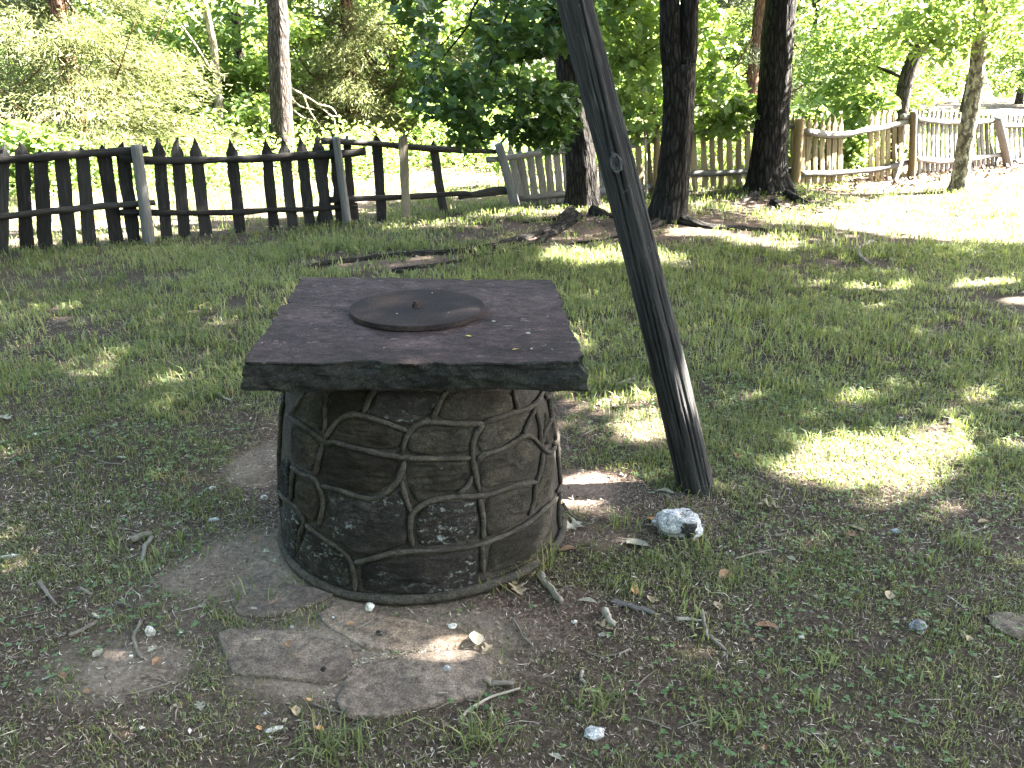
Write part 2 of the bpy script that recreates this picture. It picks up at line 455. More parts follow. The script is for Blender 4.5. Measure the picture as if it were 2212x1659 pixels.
def metal_mat():
    m, nt, b = newmat('rusted_steel', 0.85, 0.04)
    v = coords(nt); n = noise(nt, v, 9, 8, 0.65, 0.4); n_ = noise(nt, v, 60, 4, 0.7)
    c = ramp(nt, n, [(0.3, (0.011, 0.0082, 0.0082)), (0.5, (0.019, 0.0145, 0.0145)), (0.75, (0.034, 0.026, 0.024))])
    c = mixc(nt, maprange(nt, noise(nt, v, 4.0, 5, 0.6), 0.5, 0.68, 0, 0.8), c, (0.052, 0.032, 0.024))
    c = mixc(nt, 1.0, c, maprange(nt, noise(nt, v, 170, 3, 0.8), 0.33, 0.67, 0.55, 1.5), 'MULTIPLY')
    nt.links.new(c, b.inputs['Base Color'])
    nt.links.new(maprange(nt, n, 0.3, 0.7, 0.7, 0.9), b.inputs['Roughness'])
    bump(nt, b, n_, 0.35, 0.002)
    return m
M['steel'] = metal_mat()
def flat_leaf(name, c1, c2):
    m, nt, b = newmat(name, 0.75, 0.2)
    v = coords(nt); n = noise(nt, v, 40, 5, 0.6)
    nt.links.new(ramp(nt, n, [(0.3, c1), (0.7, c2)]), b.inputs['Base Color'])
    return m
M['dead_tan'] = flat_leaf('dead_leaf_tan', (0.1500, 0.1125, 0.0675), (0.2550, 0.2025, 0.1350))
M['dead_brown'] = flat_leaf('dead_leaf_brown', (0.1050, 0.0562, 0.0300), (0.2025, 0.1200, 0.0713))
M['dead_orange'] = flat_leaf('dead_leaf_orange', (0.2400, 0.1125, 0.0450), (0.3600, 0.2025, 0.0900))
M['dead_pale'] = flat_leaf('dead_leaf_pale', (0.1275, 0.1200, 0.0938), (0.2100, 0.1988, 0.1575))
M['dead_yellow'] = flat_leaf('dead_leaf_yellow', (0.3150, 0.2100, 0.0375), (0.4125, 0.3000, 0.0675))

rng = np.random.default_rng(7)

# ------------------------------------------------------------------ fence line (posts, from the photograph's ground contacts)
FENCE = [np.array(p) for p in ((-9.0, 5.9), (-6.6, 7.1), (-3.66, 8.52), (-1.82, 9.41), (0.06, 10.42), (1.94, 11.60), (3.98, 12.22), (6.16, 13.40), (8.67, 15.25), (11.6, 17.4))]
def beyond_fence(x, y):
    """signed distance in y past the fence line"""
    fx = np.array([p[0] for p in FENCE]); fy = np.array([p[1] for p in FENCE])
    return y - np.interp(x, fx, fy)

def vell(cx, cy, hw, hh, s=1.0):
    """an ellipse on the ground as (x, y, rx, ry, strength)"""
    c = gp(cx, cy); dep = c[1] * CP + CAMZ * SP
    a = gp(cx, cy - hh); b = gp(cx, cy + hh)
    return (c[0], c[1], hw / FV * dep, abs(a[1] - b[1]) / 2, s)

BARE = [vell(*e) for e in ((640, 1230, 330, 110, 1), (560, 1010, 80, 50, .9), (800, 1430, 360, 120, 1), (300, 1440, 150, 80, .95), (1160, 1330, 210, 90, .9),
        (1280, 1080, 150, 100, .95), (1390, 900, 110, 90, .55), (1440, 1110, 130, 60, .85), (1300, 1500, 380, 140, .5), (900, 1000, 420, 300, .8),
        (1250, 505, 260, 38, .95), (840, 565, 190, 26, .75), (1540, 478, 150, 20, .7), (1650, 445, 120, 18, .8), (300, 800, 260, 60, .35), (1650, 1250, 300, 90, .35), (250, 1180, 250, 90, .45))]
CLAY = [vell(*e) for e in ((600, 1230, 330, 110, .8), (780, 1400, 430, 140, .9), (280, 1440, 200, 90, .85), (560, 1005, 90, 55, .6), (1260, 1060, 90, 50, .4), (420, 1330, 200, 80, .6), (500, 1530, 250, 50, .5))]
RED = [vell(*e) for e in ((1260, 1050, 80, 45, 1), (1300, 1160, 70, 30, .8), (1240, 500, 90, 20, .3), (1390, 930, 80, 45, .6), (860, 560, 80, 15, .7), (1290, 450, 40, 15, .8))]
def field(E, x, y, seed):
    r = np.zeros_like(np.asarray(x, float))
    w = 0.35 * n2(x, y, 2.2, seed, 3)
    for (cx, cy, rx, ry, s) in E:
        d = np.hypot((x - cx) / rx, (y - cy) / ry) + w
        r = np.maximum(r, s * (1 - smooth(0.65, 1.15, d)))
    return r
def bare(x, y):
    b = field(BARE, x, y, 31)
    near = 0.36 * (1 - smooth(2.6, 5.0, y))
    return np.clip(np.maximum(b, near) + 0.28 * n2(x, y, 1.6, 77, 3), 0, 1)
def mulchf(x, y):
    d = beyond_fence(x, y)
    return smooth(3.6, 5.5, x) * (1 - smooth(0.5, 0.9, np.abs(d + 0.25) + 0.25 * n2(x, y, 1.5, 41, 2)))

# ------------------------------------------------------------------ ground
def axis(dense0, dense1, step, grow, lim):
    a = list(np.arange(dense0, dense1 + 1e-6, step)); s = step
    while a[-1] < lim: s *= grow; a.append(a[-1] + s)
    s = step
    while a[0] > -lim: s *= grow; a.insert(0, a[0] - s)
    return np.array(a)
gx = axis(-2.8, 3.2, 0.032, 1.08, 500); gy = axis(1.2, 5.0, 0.030, 1.07, 500)
X, Y = np.meshgrid(gx, gy)
Z = hz(X, Y)
near = (1 - smooth(7, 10, Y)) * smooth(-1, 0.5, Y)
Z = Z + near * (0.008 * n2(X, Y, 9.0, 3, 3) + 0.004 * n2(X, Y, 30.0, 4, 2)) * smooth(0.2, 0.6, np.hypot(X + 0.34, Y - 2.95))
V = np.stack([X, Y, Z], -1).reshape(-1, 3)
nx_, ny_ = len(gx), len(gy)
ii = (np.arange(ny_ - 1)[:, None] * nx_ + np.arange(nx_ - 1)[None, :]).reshape(-1)
F = np.stack([ii, ii + 1, ii + nx_ + 1, ii + nx_], -1)
bx, by = V[:, 0], V[:, 1]
bb = bare(bx, by)
ground = mkobj('ground', V, F, M['ground'], attrs={'clay': np.clip(np.maximum(field(CLAY, bx, by, 61) * (0.8 + 0.8 * n2(bx, by, 5, 8)), .5 * smooth(0.2, .8, beyond_fence(bx, by))), 0, 1), 'red': field(RED, bx, by, 62),  # past the fence, clay and turf weights paint the lawn sun-bright
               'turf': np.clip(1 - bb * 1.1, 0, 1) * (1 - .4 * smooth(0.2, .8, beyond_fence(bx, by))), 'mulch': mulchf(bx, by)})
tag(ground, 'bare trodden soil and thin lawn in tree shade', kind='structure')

# ------------------------------------------------------------------ the capped stone well
WC = np.array([-0.345, 2.93]); SLAB_Z = 0.852
PROF_Z = np.array([-0.05, 0.0, 0.06, 0.18, 0.35, 0.52, 0.66, 0.80])
PROF_R = np.array([0.540, 0.536, 0.530, 0.530, 0.518, 0.495, 0.465, 0.432])
def prof(z): return np.interp(z, PROF_Z, PROF_R)
def well_hit(vx, vy):
    d = ray(vx, vy); o = np.array([0, 0, CAMZ]); prev = None
    for t in np.arange(1.2, 4.6, 0.004):
        q = o + d * t
        if q[2] < 0.8 and np.hypot(q[0] - WC[0], q[1] - WC[1]) <= prof(q[2]):
            break
    else:                                              # a miss: nearest approach to the axis, pushed onto the surface
        ts = np.arange(1.2, 4.6, 0.004); Q = o + d * ts[:, None]
        g = np.hypot(Q[:, 0] - WC[0], Q[:, 1] - WC[1]) - prof(Q[:, 2])
        q = Q[np.argmin(np.where(Q[:, 2] < 0.8, g, 9))]
    return math.atan2(q[0] - WC[0], -(q[1] - WC[1])), q[2]          # angle 0 faces the camera
def z7(x, y): return sv(x / 1.659 + 1000, y / 1.659 + 1450)
def wsurf(th, z, out=0.0):
    r = prof(z) + out
    return np.stack([WC[0] + r * np.sin(th), WC[1] - r * np.cos(th), z], -1)

well = thing('stone_well', (WC[0], WC[1], 0), 'round stone well with raised mortar seams under a thick square stone cap', 'well')
# core of the drum
th = np.linspace(-np.pi, np.pi, 97)[:-1]; zz = np.linspace(-0.05, 0.80, 40)
TH, ZZ = np.meshgrid(th, zz)
P = wsurf(TH, ZZ, -0.004)
P3 = P + 0
out = 0.006 * fbm(P * 9, 3, 12)
P = wsurf(TH, ZZ, -0.004 + out)
nt_ = 96; i = np.arange(len(zz) - 1)[:, None] * nt_; j = np.arange(nt_)[None, :]; j2 = (j + 1) % nt_
F = np.stack([i + j, i + j2, i + nt_ + j2, i + nt_ + j], -1).reshape(-1, 4)
base = mkobj('base', P.reshape(-1, 3), F, M['base'], well)
base['label'] = 'tapering drum of mortared fieldstones'

STONES = [
 ('b', [(480,140),(780,140),(715,280),(640,288),(560,318),(485,415),(475,300)]),
 ('d', [(805,140),(1240,140),(1160,315),(1060,345),(1000,385),(860,332),(740,292)]),
 ('o', [(1268,140),(1675,140),(1698,272),(1580,312),(1480,340),(1350,345),(1185,325)]),
 ('b', [(495,455),(530,400),(600,338),(700,318),(840,362),(985,418),(958,538),(740,515),(545,468)]),
 ('o', [(992,550),(1002,470),(1050,392),(1150,368),(1350,378),(1468,378),(1420,470),(1408,558),(1200,562)]),
 ('o', [(1472,555),(1452,480),(1482,400),(1522,362),(1700,305),(1798,272),(1740,415),(1640,488),(1540,528)]),
 ('b', [(470,512),(540,492),(740,552),(948,592),(948,668),(900,748),(820,806),(740,828),(600,788),(445,748),(432,640)]),
 ('o', [(1004,612),(1200,602),(1400,602),(1412,700),(1372,776),(1300,812),(1150,840),(1062,885),(1002,780),(988,700)]),
 ('o', [(1474,622),(1540,562),(1700,502),(1770,468),(1848,532),(1856,640),(1818,726),(1680,746),(1484,794)]),
 ('d', [(492,802),(640,842),(760,870),(860,842),(945,774),(998,900),(1008,1000),(1012,1145),(900,1180),(700,1230),(610,1180),(475,1080),(485,900)]),
 ('d', [(1052,1000),(1100,918),(1200,874),(1450,858),(1464,950),(1468,1105),(1250,1156),(1062,1166)]),
 ('o', [(1502,852),(1700,788),(1818,768),(1798,900),(1770,975),(1600,1076),(1512,1108)]),
 ('d', [(692,1282),(900,1232),(1200,1208),(1468,1178),(1478,1415),(1250,1462),(900,1472),(702,1438)]),
 ('d', [(342,1052),(460,1132),(578,1212),(628,1300),(638,1436),(480,1405),(332,1328),(292,1200)]),
 ('b', [(252,325),(340,402),(438,482),(430,560),(390,676),(292,638),(235,560)]),
 ('o', [(292,212),(360,152),(450,162),(454,300),(440,418),(350,368),(262,298)]),
 ('b', [(274,722),(388,742),(428,822),(438,900),(410,1008),(342,978),(274,872)]),
 ('d', [(185,565),(235,605),(240,760),(230,845),(175,778)]),
 ('d', [(165,885),(250,932),(308,1010),(290,1080),(280,1245),(195,1195),(155,1020)]),
 ('o', [(1534,1142),(1700,1074),(1850,974),(1945,895),(1950,1050),(1850,1195),(1700,1295),(1514,1345)]),
 ('o', [(1856,762),(1892,566),(1955,566),(1962,700),(1900,855),(1835,925)]),
 ('o', [(1895,275),(1932,325),(1955,420),(1935,495),(1900,505)])]
BEADS = [
 [(795,135),(760,190),(718,292)], [(1255,140),(1215,215),(1162,330)], [(1690,140),(1700,200),(1720,275)], [(345,165),(300,220),(250,290)],
 [(225,305),(330,375),(420,440),(480,482),(530,475),(640,510),(740,535),(900,570),(1000,582),(1250,585),(1412,580)],
 [(470,458),(510,395),(570,325),(650,300),(730,310),(850,345),(1005,405)],
 [(970,560),(985,480),(1020,410),(1080,360),(1150,345),(1350,360),(1490,355)],
 [(1490,355),(1580,325),(1700,285),(1810,245),(1870,175),(1885,140)],
 [(1500,350),(1445,430),(1425,520),(1430,620),(1450,720),(1468,805)],
 [(1450,600),(1500,560),(1600,530),(1700,475),(1770,440),(1820,455),(1870,510),(1920,545),(1965,510)],
 [(1830,260),(1790,340),(1750,425)], [(1830,262),(1860,370),(1865,470),(1872,512)], [(1945,310),(1900,400),(1872,505)],
 [(1880,545),(1870,640),(1835,760),(1820,860),(1790,965)], [(455,490),(440,560),(405,695)], [(470,230),(478,330),(470,455)],
 [(985,595),(965,680),(920,760),(830,830),(750,850),(640,820),(540,785),(450,765)], [(965,735),(990,830),(1032,940)],
 [(1040,1160),(1020,1060),(1030,960),(1080,900),(1160,860),(1300,835),(1460,830),(1560,810),(1700,760),(1840,740)],
 [(1420,700),(1392,765),(1320,822)], [(1470,845),(1485,930),(1497,1000),(1490,1110)],
 [(655,1268),(760,1240),(900,1205),(1030,1190),(1250,1180),(1450,1150),(1600,1100),(1780,1010),(1900,910),(1975,840)],
 [(345,1020),(440,1090),(560,1175),(620,1230),(655,1320),(665,1455)], [(170,800),(250,880),(300,920),(335,1000),(310,1085),(300,1230)],
 [(250,640),(320,690),(400,715),(440,790),(460,880),(430,1035)], [(270,650),(255,750),(250,865)], [(1485,1150),(1492,1330)]]
stones_uv = [(k, [well_hit(*z7(*p)) for p in poly]) for k, poly in STONES]
beads_uv = [[well_hit(*z7(*p)) for p in b] for b in BEADS]
# the far side, laid in rough courses of the same kind
r2 = random.Random(5)
rows = [0.03, 0.21, 0.40, 0.58, 0.76]
cuts = [[1.35 + k * (2 * np.pi - 2.7) / n + r2.uniform(-.1, .1) for k in range(n + 1)] for n in (7, 6, 7, 6)]
for q in range(4):
    c = cuts[q]
    for a, b in zip(c[:-1], c[1:]):
        z0, z1 = rows[q] + 0.018, rows[q + 1] - 0.018
        m = 0.035
        stones_uv.append((r2.choice('bod'), [(a + m, z0 + .03), (a + m + .06, z0), (b - m - .06, z0), (b - m, z0 + .03), (b - m, z1 - .03), (b - m - .06, z1), (a + m + .06, z1), (a + m, z1 - .03)]))
    for a in c: beads_uv.append([(a + .03, rows[q]), (a - .02, (rows[q] + rows[q + 1]) / 2), (a + .02, rows[q + 1])])
    if q: beads_uv.append([(t, rows[q] + 0.015 * math.sin(7 * t)) for t in np.linspace(1.3, 2 * np.pi - 1.3, 26)])

def stone_patch(uv, seed):
    """a bulging fieldstone face following the drum: u = angle*0.53, v = z"""
    pts = np.array([(t * 0.51, z) for t, z in uv])
    c = pts.mean(0)
    ring = np.vstack([pts, pts[:1]]); dense = []
    for a, b in zip(ring[:-1], ring[1:]):
        for t in np.linspace(0, 1, 6, endpoint=False): dense.append(a * (1 - t) + b * t)
    dense = np.array(dense)
    for _ in range(3): dense = 0.5 * dense + 0.25 * (np.roll(dense, 1, 0) + np.roll(dense, -1, 0))
    n = len(dense); levels = [1.03, 0.98, 0.93, 0.87, 0.8, 0.72, 0.64, 0.55, 0.46, 0.37, 0.28, 0.19, 0.1]; hts = [-0.012, -0.001, 0.002] + [0.004] * 10
    dense = dense + .006 * np.stack([n2(dense[:, 0], dense[:, 1], 22, seed, 2), n2(dense[:, 0], dense[:, 1], 22, seed + 50, 2)], -1)
    V = []
    for l, h in zip(levels, hts):
        q = c + (dense - c) * l
        o = h + (0.010 * fbm(np.stack([q[:, 0] * 7, q[:, 1] * 18, np.full(n, seed * 1.3)], -1), 2, seed) + 0.009 * (.35 - np.abs(fbm(np.stack([q[:, 0] * 13, q[:, 1] * 55, np.full(n, seed * 1.3)], -1), 3, seed + 90)) * 2) if l < 0.95 else 0)
        V.append(wsurf(q[:, 0] / 0.51, q[:, 1], o))
    q = c[None]; V.append(wsurf(q[:, 0] / 0.51, q[:, 1], np.array([0.012])))
    V = np.vstack(V)
    L = len(levels); a = np.arange(n); b = (a + 1) % n; F = []
    for k in range(L - 1): F.append(np.stack([k * n + a, k * n + b, (k + 1) * n + b, (k + 1) * n + a], -1))
    F.append(np.stack([(L - 1) * n + a, (L - 1) * n + b, np.full(n, L * n)], -1))
    return V, F
for s, (k, uv) in enumerate(stones_uv):
    V, F = stone_patch(uv, s)
    if s < len(STONES) or True:
        mkobj('stone', V, F, M[{'b': 'stone_brown', 'o': 'stone_olive', 'd': 'stone_dark'}[k]], base)
for s, uv in enumerate(beads_uv):
    uv = np.array(uv)
    L = np.abs(np.diff(uv[:, 0])).sum() * .53 + np.abs(np.diff(uv[:, 1])).sum()
    q = catmull(uv, max(6, int(L / 0.018)))
    path = wsurf(q[:, 0], q[:, 1], 0.003)
    rr = 0.0090 + 0.0042 * fbm(path * 18, 3, s)
    rr[0] *= 0.6; rr[-1] *= 0.6
    V, F, G = tube(path, rr, 8, 0.0028, 3, 40, s)
    mkobj('mortar_bead', V, F, M['bead'], base)
q = np.linspace(-np.pi, np.pi, 121)
path = wsurf(q, 0.025 + 0.008 * np.sin(q * 3) + 0.004 * fbm(np.stack([q * 4, q * 0, q * 0], -1), 2, 3), 0.008)
V, F, G = tube(path, 0.017 + 0.004 * fbm(path * 12, 2, 9), 8, 0.003, 3, 20, 77)
mkobj('mortar_ring', V, F, M['bead'], base)

# cap slab: four traced corners, broken edges
corners = np.array([at_z(523, 783, SLAB_Z), at_z(1271, 786, SLAB_Z), at_z(1193, 604, SLAB_Z), at_z(652, 598, SLAB_Z)])[:, :2]
out_ = []
for a, b in zip(corners, np.roll(corners, -1, 0)):
    for t in np.linspace(0, 1, 96, endpoint=False): out_.append(a * (1 - t) + b * t)
out_ = np.array(out_); no = len(out_); cen = out_.mean(0)
SLAB_T = 0.092
V = []; lev = [(0.975, -SLAB_T), (0.990, -SLAB_T + 0.003)] + [(0.995 + .005 * math.sin(u * 5), -SLAB_T * (1 - u)) for u in (.1, .2, .3, .4, .5, .6, .7, .8, .9)] + [(0.997, -0.004), (0.990, 0.0)]
for k, (sc_, dz) in enumerate(lev):
    q = cen + (out_ - cen) * sc_
    p3 = np.stack([q[:, 0], q[:, 1], np.full(no, dz)], -1)
    n_ = 0.018 * fbm(p3 * np.array([5, 5, 12]), 2, 3) + 0.016 * fbm(p3 * np.array([26, 26, 60]), 3, 4)
    chip = np.where(dz > -0.03, -0.026 * np.clip(fbm(p3 * np.array([11, 11, 0]), 2, 8) * 2.4 - 0.25, 0, 1), 0)
    dirn = (q - cen) / np.linalg.norm(q - cen, axis=1)[:, None]
    q = q + dirn * (n_ + chip)[:, None]
    zz_ = SLAB_Z + dz + 0.003 * fbm(p3 * 18, 2, 5) + (0.010 * fbm(p3 * 6, 3, 15) if k < 2 else 0)
    V.append(np.stack([q[:, 0], q[:, 1], zz_], -1))
V = np.vstack(V); a = np.arange(no); b = (a + 1) % no; F = []
for k in range(len(lev) - 1): F.append(np.stack([k * no + a, k * no + b, (k + 1) * no + b, (k + 1) * no + a], -1))
V = np.vstack([V, [cen[0], cen[1], SLAB_Z - SLAB_T]]); F.append(np.stack([b, a, np.full(no, len(V) - 1)], -1))
cap_ = mkobj('cap_slab', V, F, M['slab_edge'], well, smoothf=False)
cap_['label'] = 'thick square stone cap with rough broken dark edges'
# its weathered top face, a child so the split bedding plane keeps its own colour
tl = [(0.985, 0), (0.93, 0), (0.82, 0), (0.7, 0), (0.58, 0), (0.46, 0), (0.34, 0), (0.22, 0), (0.1, 0)]
topring = V[(len(lev) - 1) * no:len(lev) * no]
T = [topring]
for s_ in (0.96, 0.9, 0.82, 0.72, 0.6, 0.48, 0.36, 0.24, 0.12):
    q = cen + (topring[:, :2] - cen) * s_
    T.append(np.stack([q[:, 0], q[:, 1], SLAB_Z + 0.0025 * fbm(np.stack([q[:, 0] * 9, q[:, 1] * 9, q[:, 0] * 0], -1), 4, 6)], -1))
T = np.vstack(T + [np.array([[cen[0], cen[1], SLAB_Z]])]); F = []
for k in range(9): F.append(np.stack([k * no + a, k * no + b, (k + 1) * no + b, (k + 1) * no + a], -1))
F.append(np.stack([9 * no + a, 9 * no + b, np.full(no, len(T) - 1)], -1))
mkobj('top_face', T, F, M['slab'], cap_)

# round steel cover with its bolt
dc = (at_z(752, 672, SLAB_Z + .02) + at_z(1044, 672, SLAB_Z + .02)) / 2
dc[1] = (at_z(898, 626, SLAB_Z + .02)[1] + at_z(898, 706, SLAB_Z + .02)[1]) / 2
dr = (at_z(1044, 666, SLAB_Z + .02)[0] - at_z(752, 666, SLAB_Z + .02)[0]) / 2
cover = thing('well_cover', (dc[0], dc[1], SLAB_Z), 'round rusted steel cover lying on the square stone cap', 'cover')
prof_ = [(0, 0.004), (dr - .006, 0.004), (dr, 0.0045), (dr, 0.0205), (dr - .0015, 0.0218), (dr - 0.02, 0.022), (dr * 0.5, 0.022), (0.0, 0.022)]
ns = 96; ang = np.linspace(0, 2 * np.pi, ns, endpoint=False)
V = np.vstack([np.stack([dc[0] + r * np.cos(ang), dc[1] + r * np.sin(ang), np.full(ns, SLAB_Z + h)], -1) for r, h in prof_])
a = np.arange(ns); b = (a + 1) % ns
F = np.vstack([np.stack([k * ns + a, k * ns + b, (k + 1) * ns + b, (k + 1) * ns + a], -1) for k in range(len(prof_) - 1)])
mkobj('disc', V, F, M['steel'], cover, smoothf=False)
def prism(cx, cy, z0, z1, r, n, rot=0):
    ang = np.linspace(0, 2 * np.pi, n, endpoint=False) + rot
    V = np.vstack([np.stack([cx + r * np.cos(ang), cy + r * np.sin(ang), np.full(n, z)], -1) for z in (z0, z1)] + [[(cx, cy, z1)]])
    a = np.arange(n); b = (a + 1) % n
    return V, [np.stack([a, b, n + b, n + a], -1), np.stack([n + a, n + b, np.full(n, 2 * n)], -1)]
bc = at_z(898, 664, SLAB_Z + .022)
zt = SLAB_Z + .021
V, F = prism(bc[0], bc[1], zt - .002, zt + .016, .0125, 6, .3); nut = mkobj('nut', V, F, M['steel'], cover, smoothf=False)
V, F = prism(bc[0], bc[1], zt + .015, zt + .025, .0078, 14); mkobj('bolt', V, F, M['steel'], cover, smoothf=False)

# ------------------------------------------------------------------ leaning log
b0 = gp(1502, 1058); b0[2] = -0.12
b0 = gp(1502, 1058)
d3 = ray(1246, 0)
tp = d3 * ((b0[1] + 0.42) / d3[1]) + np.array([0, 0, CAMZ])       # where the log leaves the picture
dirl = (tp - b0) / np.linalg.norm(tp - b0)
Llen = np.linalg.norm(tp - b0)
root = thing('leaning_log', b0, 'dark weathered log leaning steeply in the ground beside the well', 'log')
nL = 260; t = np.linspace(-0.12, Llen + 1.0, nL)
sway = np.stack([0.012 * np.sin(t * 1.9 + .4), 0.01 * np.sin(t * 1.3), 0 * t], -1)
path = b0 + dirl * t[:, None] + sway
rr = np.interp(t, [0, 0.25, 1.0, Llen, Llen + 1], [0.076, 0.0745, 0.070, 0.067, 0.062])
V, F, G = tube(path, rr, 120, 0.0, up=(0, 1, 0))
ns = 120; body = np.arange(nL * ns)
ang = np.tile(np.linspace(0, 2 * np.pi, ns, endpoint=False), nL); lz = np.repeat(t, ns); pr = np.repeat(path, ns, 0)
tw = ang + 0.18 * lz
q = np.stack([np.cos(tw) * 5, np.sin(tw) * 5, lz * 1.1], -1)
disp = 0.009 * fbm(q * .6, 3, 21)
fine = fbm(np.stack([np.cos(tw) * 17, np.sin(tw) * 17, lz * 1.6], -1), 2, 22)
disp -= 0.010 * (1 + 1.2 * fbm(np.stack([np.cos(tw) * 2, np.sin(tw) * 2, lz * 1.5], -1), 2, 31)) * np.clip(0.24 - np.abs(fine) * 2.6, 0, 1)
for (a0, z0, z1, dep, wd) in ((4.35, 0.0, 1.0, .026, .035), (5.3, 0.5, 1.9, .024, .032), (4.9, 1.2, 2.6, .028, .035), (3.9, 0.9, 2.4, .024, .032), (5.75, 0.0, 0.8, .026, .035), (4.62, 0.0, .55, .022, .03), (4.1, -.1, .4, .024, .03), (5.05, .2, 1.1, .02, .03)):
    aw = a0 + 0.10 * np.sin(lz * 3 + a0) + 0.05 * fbm(np.stack([lz * 4, lz * 0, lz * 0], -1), 2, int(a0 * 10))
    dd = np.abs((tw - aw + np.pi) % (2 * np.pi) - np.pi)
    disp -= dep * np.exp(-(dd / wd) ** 2) * smooth(z0 - .05, z0 + .15, lz) * (1 - smooth(z1 - .3, z1, lz))
rad_dir = V[:nL * ns] - pr; rl = np.linalg.norm(rad_dir, axis=1)[:, None]
knots = []
for (vx, vy, rk) in ((1332, 357, 0.031), (1427, 724, 0.020), (1400, 640, .012), (1300, 560, .010)):
    dd = ray(vx, vy); o = np.array([0, 0, CAMZ])
    # nearest approach of the sight line to the log axis
    w0 = o - b0; A_ = dd @ dd; B_ = dd @ dirl; D_ = dd @ w0; E_ = dirl @ w0
    sl = (A_ * E_ - B_ * D_) / (A_ - B_ * B_)
    ax = b0 + dirl * sl
    rp = o + dd * ((B_ * E_ - D_) / (A_ - B_ * B_))
    side = rp - ax; side -= dirl * (side @ dirl)
    rL = float(np.interp(sl, t, rr))
    tow = -dd / np.linalg.norm(dd); tow -= dirl * (tow @ dirl); tow /= np.linalg.norm(tow)
    sv_ = side + tow * math.sqrt(max(rL ** 2 - side @ side, 1e-6))
    kp = ax + sv_; kn = sv_ / np.linalg.norm(sv_)
    knots.append((kp, kn, rk))
    dist = np.linalg.norm(V[:nL * ns] - kp, axis=1)
    disp += 0.012 * (rk / .036) * np.exp(-(dist / (rk * 1.5)) ** 2)
V[:nL * ns] += rad_dir / rl * disp[:, None]
M['log'] = wood_mat('dark_log', (0.006, 0.0056, 0.0054), (0.020, 0.019, 0.0185), (0.070, 0.067, 0.063), (0.085, 0.085, 0.075), 0.63)
mkobj('trunk', V, F, M['log'], root, {'grain': G})
for kp, kn, rk in knots[:1]:
    e1 = dirl - kn * (dirl @ kn); e1 /= np.linalg.norm(e1); e2 = np.cross(kn, e1)
    rings = [(1.0, .004), (0.92, .009), (0.78, .012), (0.64, .010), (0.52, .002), (0.36, .004), (0.2, -.004), (0.0, -.008)]
    nk = 28; ak = np.linspace(0, 2 * np.pi, nk, endpoint=False); V = []
    for rf, h in rings:
        w = 1 + 0.45 * fbm(np.stack([np.cos(ak) * 2, np.sin(ak) * 2, ak * 0 + rf * 3], -1), 3, 5)
        V.append(kp + e1 * (np.cos(ak) * rk * rf * w * 1.45)[:, None] + e2 * (np.sin(ak) * rk * rf * w * .85)[:, None] + kn * ((h * rk / .036) + .004 * fbm(np.stack([np.cos(ak) * 3 * rf, np.sin(ak) * 3 * rf, ak * 0], -1), 2, 9))[:, None])
    V = np.vstack(V); a = np.arange(nk); b = (a + 1) % nk
    F = np.vstack([np.stack([k * nk + a, k * nk + b, (k + 1) * nk + b, (k + 1) * nk + a], -1) for k in range(len(rings) - 1)])
    ko = mkobj('knot', V, F, M['knot'], root, {'grain': V * 2.0})
    ko['label'] = 'pale round knot scar on the log'

# ------------------------------------------------------------------ picket fence
f_dark = thing('picket_fence', (-3.66, 8.52, 0), 'old dark grey picket fence with gaps, leaning pickets and sagging rails', 'fence')
f_tan = thing('picket_fence', (3.98, 12.22, 0), 'tan and silvery picket fence behind the three big trunks', 'fence')

def plane_for(x):
    for p, q in zip(FENCE[:-1], FENCE[1:]):
        if x < q[0]: break
    d = np.array([q[0] - p[0], q[1] - p[1], 0]); d /= np.linalg.norm(d)
    return np.array([p[0], p[1], 0]), np.array([d[1], -d[0], 0]), d              # point, normal towards the camera, direction

def seg(k):
    p, q = FENCE[k], FENCE[k + 1]
    d = np.array([q[0] - p[0], q[1] - p[1], 0]); d /= np.linalg.norm(d)
    return np.array([p[0], p[1], 0]), np.array([d[1], -d[0], 0]), d

def board(pb, pt, nrm, width, thick, tip, seed, taper=0.0, broken=False):
    """one split picket from its foot to its tip, facing nrm"""
    r = np.random.default_rng(seed)
    ax = pt - pb; L = np.linalg.norm(ax); ax /= L
    w = np.cross(nrm, ax); w /= np.linalg.norm(w); n = np.cross(ax, w)
    st = list(np.linspace(0, L - tip, 9)); wd = [width * (1 - taper * (1 - s / L)) for s in st]
    sh = [0.0] * 9
    if tip > 0.01:
        st += [L - tip * 0.5, L]; wd += [width * 0.44, 0.005]; sh += [r.normal(0, .004), r.normal(0, 0.008)]
    st = np.array(st); wd = np.array(wd); sh = np.array(sh)
    k = np.arange(len(st))
    le = -wd / 2 + r.normal(0, .0035, len(st)) + sh; re = wd / 2 + r.normal(0, .0035, len(st)) + sh
    bow = 0.012 * np.sin(st / L * 3.1 + r.uniform(0, 3)) * r.uniform(-1, 1)
    cup = r.normal(0, .003, len(st))
    V = []; G = []
    for s, a, b, o, c in zip(st, le, re, bow, cup):
        for (u, h) in ((a, 0), (a * .5 + b * .5, 0.004 + c), (b, 0), (b, -thick), (a * .5 + b * .5, -thick), (a, -thick)):
            V.append(pb + ax * s + w * u + n * (h + o + thick / 2)); G.append((u, h, s))
    V = np.array(V); G = np.array(G) + r.uniform(0, 9, 3) * np.array([1, 1, 3])
    m = len(st); i = np.arange(m - 1)[:, None] * 6; j = np.arange(6)[None, :]; j2 = (j + 1) % 6
    F = [np.stack([i + j2, i + j, i + 6 + j, i + 6 + j2], -1).reshape(-1, 4), np.array([[0, 1, 4, 5], [1, 2, 3, 4]]), np.array([[5, 4, 1, 0], [4, 3, 2, 1]]) + 6 * (m - 1)]
    return V, F, G

